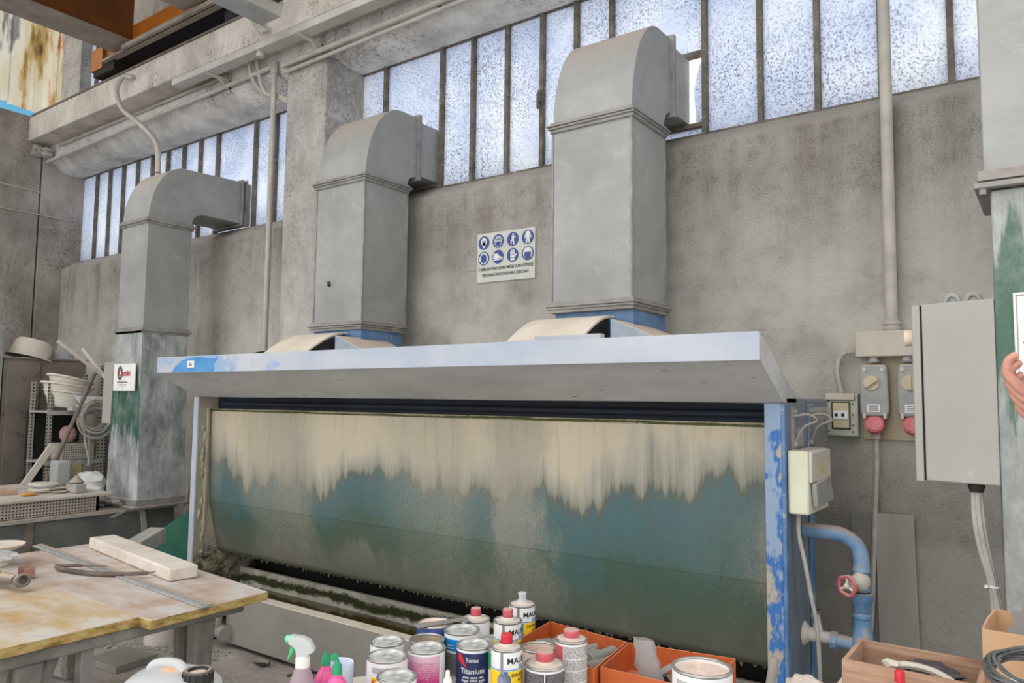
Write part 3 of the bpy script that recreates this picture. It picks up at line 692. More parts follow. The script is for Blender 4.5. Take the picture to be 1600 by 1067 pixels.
single('white_panel', mb, m_cabinet, (-6.46, 3.2, 1.37), 'tall narrow white panel fixed behind the left duct plaque', 'panel', bevel=0.004)

# right duct in front of everything on the right
t4 = thing('ventilation_duct', (0.10, 3.2, 0.0), 'grey and green duct at the right edge of the picture, with a white plaque', 'duct')
x0, x1, yf, yb = -0.165, 0.30, 3.0, 3.4
mb = MB(); mb.box(x0-0.018, x1+0.02, yf-0.01, yb, 2.36, 6.5); obj('upper_shaft', mb, m_duct, t4, 0.006)
mb = MB(); mb.box(x0, x1, yf, yb, 0.02, 2.33); obj('lower_shaft', mb, m_duct_r, t4, 0.006, 'lower shaft with green paint scraped to bare grey')
mb = MB(); mb.box(x0-0.045, x1+0.045, yf-0.03, yb+0.03, 2.335, 2.355); mb.prism([(yf-0.03, 2.36), (yf-0.012, 2.40), (yb+0.01, 2.40), (yb+0.03, 2.36)], 'x', x0-0.035, x1+0.035); obj('flange_rings', mb, m_flange, t4, 0.003)
for xx in (x0-0.02, 0.1):
    mb = MB(); mb.lathe([(0, -0.02), (0.012, -0.02), (0.012, 0.0), (0.006, 0.0)], (xx, yf-0.015, 2.335), 8); obj('bolt', mb, m_flange, t4)
mb = MB(); mb.box(-0.112, 0.24, yf-0.008, yf, 1.70, 1.975); pl = obj('plaque', mb, m_white, t4, 0.002, 'white plaque with thin border')
mb = MB()
for a in ((-0.104, 0.232, 1.963, 1.966), (-0.104, 0.232, 1.709, 1.712)): mb.box(a[0], a[1], yf-0.010, yf-0.008, a[2], a[3])
mb.box(-0.104, -0.101, yf-0.010, yf-0.008, 1.709, 1.966); mb.box(0.229, 0.232, yf-0.010, yf-0.008, 1.709, 1.966); obj('border', mb, m_socket, pl)
mb = MB(); mb.text('C', 0.05, lambda a, b: (-0.086+a, yf-0.011, 1.82+b), 'LEFT'); mb.box(-0.088, 0.2, yf-0.010, yf-0.008, 1.806, 1.81); obj('lettering', mb, m_ink, pl)

# ================================================================ WATER CURTAIN BOOTH
t = thing('spray_booth', (-2.96, 3.1, 0.0), 'long blue water-curtain spray booth with sloping hood, silt-stained teal back sheet and water tank', 'spray booth')
BX0, BX1 = -5.03, -0.89
# side walls
mb = MB(); mb.box(BX0+0.02, BX0+0.045, 3.105, 3.76, 0.0, 1.60); obj('side_wall', mb, m_postin, t, 0, 'left side wall coated in beige slime')
mb = MB(); mb.box(BX1-0.02, BX1, 3.12, 3.46, 0.0, 1.60); obj('side_wall', mb, m_blueside, t, 0, 'right side wall in dusty blue paint')
mb = MB(); mb.box(BX0-0.005, BX0+0.02, 3.09, 3.13, 0.0, 1.60); mb.box(BX0+0.02, BX0+0.05, 3.09, 3.105, 0, 1.6); obj('front_post', mb, m_hood, t, 0.003)
mb = MB(); mb.box(BX1-0.078, BX1-0.012, 3.085, 3.125, 0.0, 1.60); obj('front_post', mb, m_post, t, 0.004, 'right front post with flaking bright blue paint')
mb = MB(); mb.box(BX1-0.012, BX1+0.003, 3.087, 3.119, 0.0, 1.598); mb.box(BX1+0.001, BX1+0.008, 3.42, 3.50, 0.0, 1.60); obj('edge_angle', mb, m_bluemetal, t, 0.002)
# inner splash angle with crud on the left side
mb = MB(); mb.tube([(-4.975, 3.17, 1.52), (-4.975, 3.17, 1.0), (-4.972, 3.165, 0.62)], [0.012, 0.014, 0.01], 6)
random.seed(3)
for i in range(26):
    z = random.uniform(0.45, 1.5); mb.blob((-4.978, 3.15+random.uniform(-0.02, 0.03), z), 0.012, 0.014, random.uniform(0.015, 0.05), 1, 0.3)
obj('crust', mb, m_postin, t)
# curtain sheet: (y,z) profile, slightly folded
prof = [(3.195, 1.505), (3.20, 1.25), (3.208, 0.86), (3.282, 0.53), (3.31, 0.495), (3.335, 0.482)]
ps = thing('tmp', (-2.96, 3.1, 0.5), '', ''); OFF['cur'] = Vector((-2.96, 3.1, 0.5)); bpy.data.objects.remove(ps)
def placed(name, mb, mt, parent, loc, label=None, bevel=0):
    """part whose own origin sits at loc (so its stains are measured from there)"""
    d = bpy.data.objects.new('tmpp', None); OFF[d.name] = Vector(loc)
    o = obj(name, mb, mt, d, bevel, label); bpy.data.objects.remove(d)
    o.parent = parent; o.location = Vector(loc)-OFF[parent.name]; OFF[o.name] = Vector(loc)
    return o
mb = MB(); mb.prism(prof+[(y+0.012, z+0.004) for y, z in reversed(prof)], 'x', -4.975, BX1-0.078)
placed('curtain_sheet', mb, m_curtain, t, (-2.96, 3.1, 0.5), 'teal sheet with beige silt streaks')
# fringe of crud along the lower lip
mb = MB(); random.seed(5)
x = -4.9
while x < -1.0:
    L_ = random.choice([0.004, 0.006, 0.01, 0.02]); mb.prism([(x, 0.484), (x+0.02, 0.484), (x+0.01, 0.482-L_)], 'y', 3.325, 3.334); x += random.uniform(0.02, 0.06)
df = obj('drip_fringe', mb, mat('dark_drips', (92, 88, 76)), t); df['kind'] = 'stuff'
mb = MB(); mb.box(-4.98, BX1-0.08, 3.20, 3.26, 1.505, 1.517); mb.box(-4.98, BX1-0.08, 3.19, 3.20, 1.500, 1.512); obj('overflow_lip', mb, mossmat('mossy_lip', (150, 140, 110), (196, 184, 156), (72, 76, 40), 1.505, 0.012), t)
mb = MB(); mb.box(BX0+0.03, BX1-0.02, 3.255, 3.46, 1.50, 1.60); obj('header_trough', mb, m_bluedark, t)
mb = MB(); mb.tube([(-4.9, 3.235, 1.553), (BX1-0.12, 3.235, 1.553)], 0.017, 10); obj('spray_pipe', mb, m_bluedark, t)
mb = MB(); mb.box(BX0, BX1, 3.13, 3.78, 1.602, 1.622); mb.box(BX1-0.02, BX1+0.004, 3.46, 3.78, 1.585, 1.615); obj('roof', mb, m_blueside, t, 0.002)
# back sheets behind
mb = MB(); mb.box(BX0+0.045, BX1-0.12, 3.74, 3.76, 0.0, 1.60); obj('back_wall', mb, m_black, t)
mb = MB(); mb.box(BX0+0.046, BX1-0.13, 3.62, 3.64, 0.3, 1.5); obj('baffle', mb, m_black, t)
# hood
hp = [(2.80, 1.758), (2.80, 1.862), (2.815, 1.866), (3.28, 1.624), (3.28, 1.607)]
mb = MB(); mb.box(BX0+0.01, BX1, 2.795, 2.803, 1.758, 1.866); mb.prism([(2.795, 1.858), (2.795, 1.866), (2.86, 1.866), (2.86, 1.858)], 'x', BX0+0.01, BX1)
fa = obj('hood_fascia', mb, m_hood, t, 0.003, 'pale blue-white front band of the hood')
mb = MB(); mb.vf([(BX0+0.012, 2.803, 1.76), (BX1-0.001, 2.803, 1.76), (BX1-0.001, 3.085, 1.603), (BX0+0.012, 3.085, 1.603), (BX0+0.012, 2.803, 1.765), (BX1-0.001, 2.803, 1.765), (BX1-0.001, 3.085, 1.608), (BX0+0.012, 3.085, 1.608)],
    [(0, 3, 2, 1), (4, 5, 6, 7), (0, 1, 5, 4), (1, 2, 6, 5), (2, 3, 7, 6), (3, 0, 4, 7)]); obj('hood_underside', mb, m_hoodunder, t)
for xx in (BX0+0.01, BX1-0.006):
    mb = MB(); mb.prism([(2.803, 1.76), (2.803, 1.862), (3.27, 1.626), (3.27, 1.604), (3.085, 1.604)], 'x', xx, xx+0.006); obj('hood_end_plate', mb, m_hoodunder, t)
mb = MB(); mb.vf([(BX0+0.012, 2.86, 1.83), (BX1-0.001, 2.86, 1.83), (BX1-0.001, 3.27, 1.626), (BX0+0.012, 3.27, 1.626)], [(0, 1, 2, 3)]); mb.vf([(BX0+0.012, 2.86, 1.826), (BX1-0.001, 2.86, 1.826), (BX1-0.001, 3.27, 1.622), (BX0+0.012, 3.27, 1.622)], [(0, 3, 2, 1)]); obj('hood_top', mb, m_cover, t)
# blue wiped patch and number tag on the fascia
pp = [(-4.83, 1.762), (-4.79, 1.80), (-4.72, 1.838), (-4.63, 1.855), (-4.50, 1.858), (-4.42, 1.846), (-4.335, 1.843), (-4.31, 1.862), (-4.325, 1.83), (-4.355, 1.80), (-4.34, 1.79), (-4.345, 1.762)]
mb = MB(); mb.prism(pp, 'y', 2.7935, 2.7948); obj('wiped_patch', mb, m_hoodpatch, fa, 0, 'patch wiped clean to bright blue')
mb = MB(); mb.box(-4.645, -4.565, 2.790, 2.7930, 1.788, 1.835); tg = obj('number_tag', mb, m_white, fa, 0, 'small white tag')
mb = MB(); mb.text('66', 0.034, lambda a, b: (-4.605+a, 2.7893, 1.800+b)); obj('number', mb, m_ink, tg)
# tank at the bottom
m_tank = mat('dusty_tank_sheet', (140, 136, 130), (160, 156, 149), 2.5, rough=0.6, metal=0.1, spots=((120, 116, 110), 9, 0.66))
mb = MB(); mb.box(-4.42, BX1-0.08, 3.00, 3.008, 0.03, 0.334); mb.box(-4.42, -4.412, 3.0, 3.10, 0.03, 0.33); obj('tank_front', mb, m_tank, t, 0.003, 'grey sheet-metal tank front')
mb = MB(); mb.box(-4.42, BX1-0.08, 2.998, 3.075, 0.334, 0.340); obj('tank_rim', mb, m_cover, t, 0.002, 'tank rim white with dust')
mb = MB(); mb.box(-4.98, BX1-0.08, 3.082, 3.74, 0.225, 0.23); obj('water', mb, m_water, t, 0, 'murky brown water')
mb = MB(); mb.box(-4.97, BX1-0.08, 3.48, 3.50, 0.02, 0.352); obj('tank_back', mb, m_moss, t, 0, 'mossy green and white tank wall')
mb = MB(); mb.box(-4.42, BX1-0.08, 3.07, 3.075, 0.05, 0.338); obj('inner_rim', mb, m_tank, t)
mb = MB(); mb.tube([(-4.5, 2.98, 0.10), (-4.35, 2.96, 0.10)], 0.045, 14); mb.tube([(-4.44, 2.95, 0.14), (-4.44, 2.97, 0.30)], 0.03, 12); obj('drain_pipe', mb, m_tank, t)
# toggle clamps on the right side
for yy in (3.20, 3.44):
    mb = MB(); mb.tube([(BX1+0.005, yy, 1.575), (BX1+0.01, yy-0.01, 1.55), (BX1+0.06, yy+0.02, 1.555), (BX1+0.09, yy+0.03, 1.53), (BX1+0.04, yy+0.01, 1.50), (BX1+0.005, yy, 1.42)], 0.006, 8, curve=True)
    mb.box(BX1, BX1+0.012, yy-0.015, yy+0.015, 1.40, 1.59); mb.blob((BX1+0.012, yy, 1.43), 0.014, 0.014, 0.014, 2); mb.blob((BX1+0.012, yy, 1.565), 0.012, 0.012, 0.012, 2)
    obj('toggle_clamp', mb, m_flange, t)
mb = MB(); mb.box(BX1, BX1+0.002, 3.26, 3.36, 1.42, 1.50); obj('rating_plate', mb, m_socket, t)

# control box on the booth side
t = thing('control_box', (-0.86, 3.26, 1.12), 'cream control box with a dangling lid fixed to the blue side of the booth', 'control box')
mb = MB(); mb.box(BX1+0.005, BX1+0.085, 3.105, 3.42, 1.165, 1.415); obj('housing', mb, mat('cream_enamel', (206, 208, 184), (220, 222, 202), 3, rough=0.5, dust=DUST, spots=((150, 142, 122), 30, 0.68)), t, 0.008)
mb = MB(); mb.box(BX1+0.085, BX1+0.098, 3.11, 3.41, 1.29, 1.413); obj('upper_cover', mb, m_plasterwhite, t, 0.008)
mb = MB(); mb.prism([(3.13, 1.285), (3.36, 1.305), (3.41, 1.20), (3.15, 1.195)], 'x', BX1+0.088, BX1+0.108); obj('loose_lid', mb, m_socket, t, 0.004)
mb = MB(); mb.prism([(3.22, 1.32), (3.30, 1.32), (3.26, 1.385)], 'x', BX1+0.098, BX1+0.0985); obj('warning_triangle', mb, mat('faded_yellow', (196, 182, 110)), t)
mb = MB(); mb.tube([(BX1+0.03, 3.16, 1.165), (BX1+0.03, 3.16, 1.08), (BX1+0.05, 3.16, 0.98), (BX1+0.075, 3.17, 0.82), (BX1+0.085, 3.19, 0.72), (BX1+0.085, 3.22, 0.5), (BX1+0.08, 3.22, 0.01)], 0.0085, 8, curve=True)
single('power_cable', mb, m_cable, (-0.87, 3.16, 0.0), 'grey cable hanging from the cream control box past the blue pipe', 'cable')

# blue pipework
t = thing('pump_pipework', (-0.70, 3.35, 0.0), 'blue pump pipe bending down beside the booth, with a red handwheel valve', 'pipework')
mb = MB(); mb.tube([(BX1+0.0, 3.33, 1.075), (-0.80, 3.34, 1.073), (-0.74, 3.35, 1.066), (-0.69, 3.36, 1.03), (-0.672, 3.36, 0.98), (-0.672, 3.36, 0.90)], 0.031, 16, curve=True); obj('upper_pipe', mb, m_bluepipe, t)
mb = MB()
mb.lathe([(0.034, 0.90), (0.034, 0.94), (0.030, 0.945), (0.030, 0.98)], (-0.672, 3.36, 0), 24)
mb.lathe([(0.03, 0.94), (0.034, 0.93), (0.034, 0.86), (0.03, 0.85)], (-0.672, 3.36, 0), 24); obj('collar', mb, m_bluepipe, t)
mb = MB(); mb.blob((-0.672, 3.345, 0.893), 0.036, 0.045, 0.04, 3, 0.04); mb.tube([(-0.672, 3.345, 0.89), (-0.70, 3.27, 0.885)], 0.02, 12); obj('valve_body', mb, m_plasterwhite, t)
RW = Matrix.Translation((-0.704, 3.255, 0.885)) @ Matrix.Rotation(-0.4, 4, 'Z') @ Matrix.Rotation(PI/2, 4, 'X')
mb = MB(); mb.tube([RW @ Vector((math.cos(a)*(0.036+0.002*math.cos(5*a)), math.sin(a)*(0.036+0.002*math.cos(5*a)), 0)) for a in [2*PI*i/40 for i in range(40)]], 0.0075, 8, closed=True)
hw = obj('handwheel', mb, m_pinkred, t, 0, 'faded red handwheel')
mb = MB()
for i in range(3):
    a = PI/2+i*2*PI/3; mb.tube([RW @ Vector((0, 0, 0)), RW @ Vector((math.cos(a)*0.034, math.sin(a)*0.034, 0))], 0.0055, 6)
mb.blob(RW @ Vector((0, 0, 0.004)), 0.012, 0.012, 0.012, 2); obj('spokes', mb, m_plasterwhite, hw)
mb = MB(); mb.lathe([(0.031, 0.845), (0.043, 0.842), (0.043, 0.815), (0.036, 0.805), (0.034, 0.77), (0.03, 0.765), (0.036, 0.755), (0.036, 0.745), (0.032, 0.74), (0.040, 0.66), (0.044, 0.645), (0.044, 0.60), (0.046, 0.4), (0.046, 0.0)], (-0.672, 3.36, 0), 24); obj('bell_pipe', mb, m_bluepipe, t)
mb = MB(); mb.tube([(-0.70, 3.36, 0.635), (-0.78, 3.345, 0.645)], 0.026, 16); mb.tube([(-0.765, 3.345, 0.64), (-0.79, 3.345, 0.642)], 0.036, 8); obj('side_pipe', mb, m_bluepipe, t)
mb = MB(); mb.tube([(-0.785, 3.345, 0.645), (-0.83, 3.335, 0.65), (-0.855, 3.33, 0.652), (BX1+0.005, 3.325, 0.655)], [0.026, 0.022, 0.028, 0.03], 16); mb.tube([(-0.838, 3.335, 0.66), (-0.84, 3.335, 0.71), (-0.84, 3.335, 0.74)], [0.022, 0.014, 0.009], 12); mb.lathe([(0.05, 0), (0.03, 0.02)], (BX1+0.001, 3.325, 0.655), 16, Matrix.Rotation(PI/2, 4, 'Y'))
gv = obj('gate_valve', mb, m_plasterwhite, t)
mb = MB(); mb.lathe([(0.016, 0.742), (0.024, 0.745), (0.024, 0.752), (0.016, 0.755)], (-0.84, 3.335, 0), 18); obj('handwheel', mb, m_rust, t, 0, 'small dark red valve wheel')

# ================================================================ RIGHT WALL FITTINGS
YW = 3.93
mb = MB(); mb.box(-0.76, -0.40, YW-0.012, YW, 1.435, 1.83); single('mounting_board', mb, m_plate, (-0.58, YW, 1.435), 'ochre mounting board behind the two red sockets', 'board', bevel=0.002)
t = thing('junction_box', (-0.64, YW, 1.82), 'long dusty junction box above the sockets on the right wall', 'junction box')
mb = MB(); mb.box(-0.775, -0.47, YW-0.085, YW-0.0, 1.822, 1.942); obj('box', mb, m_boxgrey, t, 0.006)
for x in (-0.70, -0.56):
    mb = MB(); mb.lathe([(0.022, 0), (0.026, 0.008), (0.022, 0.014), (0.022, 0.03)], (x, YW-0.05, 1.795), 14); obj('gland', mb, m_socket, t)
def socket(x0, lab, knobang):
    t = thing('interlocked_socket', (x0+0.06, YW-0.012, 1.45), lab, 'power socket', 'red industrial sockets')
    mb = MB(); y = YW-0.012
    mb.prism([(x0+0.012, 1.785), (x0+0.108, 1.785), (x0+0.116, 1.77), (x0+0.122, 1.60), (x0+0.12, 1.555), (x0+0.10, 1.545), (x0+0.02, 1.545), (x0, 1.555), (x0-0.001, 1.60), (x0+0.004, 1.77)], 'y', y-0.075, y)
    obj('housing', mb, m_socket, t, 0.008)
    mb = MB(); mb.lathe([(0, 0.0), (0.034, 0.0), (0.034, 0.008), (0, 0.008)], (x0+0.052, y-0.074, 1.70), 28, Matrix.Rotation(PI/2, 4, 'X')); kn = obj('switch_knob', mb, m_beige, t)
    mb = MB(); Rk = Matrix.Translation((x0+0.052, y-0.088, 1.70)) @ Matrix.Rotation(knobang, 4, 'Y'); mb.box(-0.033, 0.033, -0.008, 0.006, -0.008, 0.008, Rk); obj('grip', mb, m_beige, kn, 0.002)
    mb = MB()
    for xx in (x0+0.022, x0+0.098): mb.lathe([(0, 0.0), (0.009, 0.0), (0.009, 0.005), (0, 0.005)], (xx, y-0.075, 1.762), 12, Matrix.Rotation(PI/2, 4, 'X'))
    obj('screws', mb, m_plasterwhite, t)
    mb = MB(); mb.box(x0+0.03, x0+0.085, y-0.078, y-0.075, 1.565, 1.60); lb = obj('rating_label', mb, m_paintw, t)
    mb = MB()
    for q in range(3): mb.box(x0+0.038, x0+0.078, y-0.0788, y-0.078, 1.572+q*0.009, 1.575+q*0.009)
    obj('print_lines', mb, m_ink, lb)
    mb = MB(); mb.box(x0+0.02, x0+0.10, y-0.06, y-0.01, 1.525, 1.545)
    Rp = Matrix.Rotation(math.radians(68), 4, 'X')
    mb.lathe([(0, 0.035), (0.034, 0.035), (0.036, 0.03), (0.04, 0.03), (0.04, 0.0), (0.03, -0.03), (0, -0.03)], (x0+0.06, y-0.055, 1.50), 28, Rp); obj('socket_lid', mb, m_pinkred, t)
    for xx in (x0+0.012, x0+0.1): 
        mb = MB(); mb.box(xx, xx+0.012, y-0.085, y-0.05, 1.535, 1.56); obj('hinge', mb, m_plasterwhite, t, 0.002)
    return t
socket(-0.757, 'left red-lidded interlocked socket, switch turned diagonally, cable plugged in below', -0.6)
socket(-0.598, 'right red-lidded interlocked socket, switch upright, half hidden by the white cabinet', PI/2)
mb = MB(); mb.lathe([(0.018, 0), (0.02, 0.02), (0.014, 0.03), (0.01, 0.05)], (-0.697, YW-0.05, 1.44), 14, Matrix.Diagonal((1, 1, 1, 1)))
mb.tube([(-0.697, YW-0.05, 1.47), (-0.70, YW-0.05, 1.3), (-0.713, YW-0.045, 1.1), (-0.725, YW-0.045, 0.85), (-0.735, YW-0.045, 0.65), (-0.75, YW-0.045, 0.45), (-0.76, YW-0.045, 0.01)], 0.011, 8, curve=True)
single('power_cable', mb, m_cable, (-0.70, YW-0.05, 0.0), 'long grey cable with plug hanging from the left red socket down the wall', 'cable')
t = thing('breaker_box', (-0.84, YW, 1.44), 'small grey breaker box with two switches beside the red sockets', 'breaker box')
mb = MB(); mb.box(-0.915, -0.772, YW-0.06, YW, 1.447, 1.652); obj('box', mb, mat('grey_green_plastic', (168, 170, 156), (184, 186, 172), 8, rough=0.5, dust=DUST), t, 0.006)
mb = MB(); mb.box(-0.915, -0.785, YW-0.072, YW-0.06, 1.62, 1.65); obj('top_rim', mb, m_boxgrey, t, 0.003)
mb = MB(); mb.box(-0.890, -0.805, YW-0.064, YW-0.06, 1.48, 1.612); obj('door_seal', mb, m_rubber, t, 0.008)
mb = MB(); mb.box(-0.884, -0.811, YW-0.070, YW-0.062, 1.486, 1.606); dr = obj('window_door', mb, m_beige, t, 0.008)
mb = MB(); mb.box(-0.880, -0.815, YW-0.074, YW-0.070, 1.528, 1.568); br = obj('breaker', mb, m_white, t)
mb = MB(); mb.box(-0.872, -0.86, YW-0.080, YW-0.074, 1.542, 1.556); mb.box(-0.842, -0.83, YW-0.080, YW-0.074, 1.542, 1.556); obj('toggle', mb, m_ink, br)
mb = MB()
for x, z in ((-0.903, 1.615), (-0.903, 1.47), (-0.795, 1.60), (-0.795, 1.55), (-0.795, 1.50), (-0.795, 1.47)): mb.lathe([(0, 0), (0.004, 0), (0.004, 0.003), (0, 0.003)], (x, YW-0.06, z), 8, Matrix.Rotation(PI/2, 4, 'X'))
obj('screws', mb, m_rubber, t)
mb = MB(); pts = [(-0.775, YW-0.04, 1.85), (-0.81, YW-0.04, 1.85), (-0.845, YW-0.04, 1.83), (-0.862, YW-0.04, 1.78), (-0.86, YW-0.04, 1.72), (-0.845, YW-0.04, 1.652)]
cp = crom([Vector(p) for p in pts], 10); mb.tube(cp, [0.0125 if i % 2 else 0.0105 for i in range(len(cp))], 10)
single('corrugated_conduit', mb, m_conduit, (-0.78, YW-0.04, 1.65), 'ribbed grey flexible conduit curving from junction box to breaker box', 'conduit')
mb = MB(); mb.prism([(-0.822, 0.0), (-0.715, 0.0), (-0.715, 1.092), (-0.822, 1.098)], 'y', YW-0.02, YW-0.004); single('stone_slab', mb, m_slate, (-0.77, YW, 0), 'darker narrow grey slab leaning on the wall, left of the pair', 'slab', 'grey slabs leaning on the wall', 0.002)
mb = MB(); mb.prism([(-0.705, 0.0), (-0.535, 0.0), (-0.555, 1.10), (-0.712, 1.095)], 'y', YW-0.045, YW-0.024); single('stone_slab', mb, mat('grey_brown_slab', (158, 154, 146), (172, 168, 160), 3, st=(3, 1, 0.5)), (-0.62, YW, 0), 'lighter grey-brown slab leaning on the wall, right of the pair', 'slab', 'grey slabs leaning on the wall', 0.002)

# electrical cabinet on the right duct
t = thing('electrical_cabinet', (-0.29, 3.1, 1.33), 'grey-white electrical cabinet mounted on the side of the right duct, door to the left', 'electrical cabinet')
mb = MB(); mb.prism([(-0.384, 1.338), (-0.384, 1.955), (-0.166, 1.962), (-0.166, 1.335)], 'y', 3.0, 3.38); obj('body', mb, m_cabinet, t, 0.005)
mb = MB(); mb.box(-0.415, -0.389, 2.995, 3.385, 1.335, 1.952); dr = obj('door', mb, m_cabinet, t, 0.004)
mb = MB(); mb.box(-0.390, -0.383, 3.003, 3.377, 1.340, 1.950); obj('door_seal', mb, m_black, t)
mb = MB(); mb.lathe([(0, 0.0), (0.026, 0.0), (0.03, -0.02), (0.03, -0.03), (0, -0.034)], (-0.415, 3.06, 1.84), 24, Matrix.Rotation(PI/2, 4, 'Y')); kn = obj('knob', mb, mat('cream_knob', (214, 198, 180)), dr)
for x in (-0.30, -0.235):
    mb = MB(); mb.tube([(x-0.02, 3.12, 1.95), (x-0.018, 3.12, 1.98), (x, 3.12, 1.995), (x+0.02, 3.12, 1.98), (x+0.023, 3.12, 1.95)], 0.010, 10, curve=True); obj('lifting_eye', mb, m_socket, t)
mb = MB(); mb.lathe([(0.026, 0), (0.026, -0.012), (0.02, -0.03)], (-0.24, 3.06, 1.335), 16); obj('cable_gland', mb, m_rubber, t)
t = thing('cable_bundle', (-0.22, 3.06, 0.0), 'bundle of grey cables hanging from the bottom of the electrical cabinet', 'cable')
random.seed(11)
for i in range(5):
    a = 2*PI*i/5; dx, dy = 0.010*math.cos(a), 0.010*math.sin(a)
    mb = MB(); mb.tube([(-0.24+dx, 3.06+dy, 1.325), (-0.238+dx*1.3, 3.06+dy, 1.22), (-0.226+dx*1.2, 3.06+dy, 1.12), (-0.205+dx*0.8, 3.06+dy, 1.02), (-0.196+dx, 3.06+dy, 0.95), (-0.185+dx*2, 3.07+dy*2, 0.85), (-0.18+dx*2, 3.08+dy*2, 0.6), (-0.19+dx*3, 3.1, 0.01)], 0.0085, 8, curve=True)
    obj('cable', mb, m_cable, t)
mb = MB(); mb.lathe([(0.018, -0.003), (0.0195, -0.003), (0.0195, 0.003), (0.018, 0.003)], (-0.199, 3.06, 0.995), 16); mb.box(-0.225, -0.215, 3.035, 3.05, 0.992, 1.0); obj('cable_tie', mb, m_white, t)
pipe([(-0.19, 3.6, 1.9), (-0.19, 3.6, 0.02)], 0.011, m_flange, 'conduit', 'thin dark vertical pipe behind the cabinet cable bundle', 'conduit')

# safety sign
t = thing('safety_sign', (-2.887, YW, 2.37), 'grey-white safety sign with eight blue round symbols between the two booth ducts', 'sign')
mb = MB(); mb.prism([(-3.122, 2.375), (-2.655, 2.372), (-2.655, 2.70), (-3.122, 2.704)], 'y', YW-0.01, YW-0.004); obj('plate', mb, mat('sign_plate', (190, 192, 186), (204, 206, 200), 6, rough=0.5), t, 0.001)
m_blueink = mat('sign_blue', (44, 66, 132), (56, 76, 140), 20, rough=0.5); m_signw = mat('sign_white', (204, 208, 206))
ys = YW-0.0105
def pol(mb, pts, cx, cz, s=1.0, d=0.0012): mb.prism([(cx+a*s, cz+b*s) for a, b in pts], 'y', ys-d, ys-d+0.0006)
def disc(mb, cx, cz, q, d, sx=1, sz=1):
    pol(mb, [(q*sx*math.cos(2*PI*i/24), q*sz*math.sin(2*PI*i/24)) for i in range(24)], cx, cz, 1, d)
icons = []
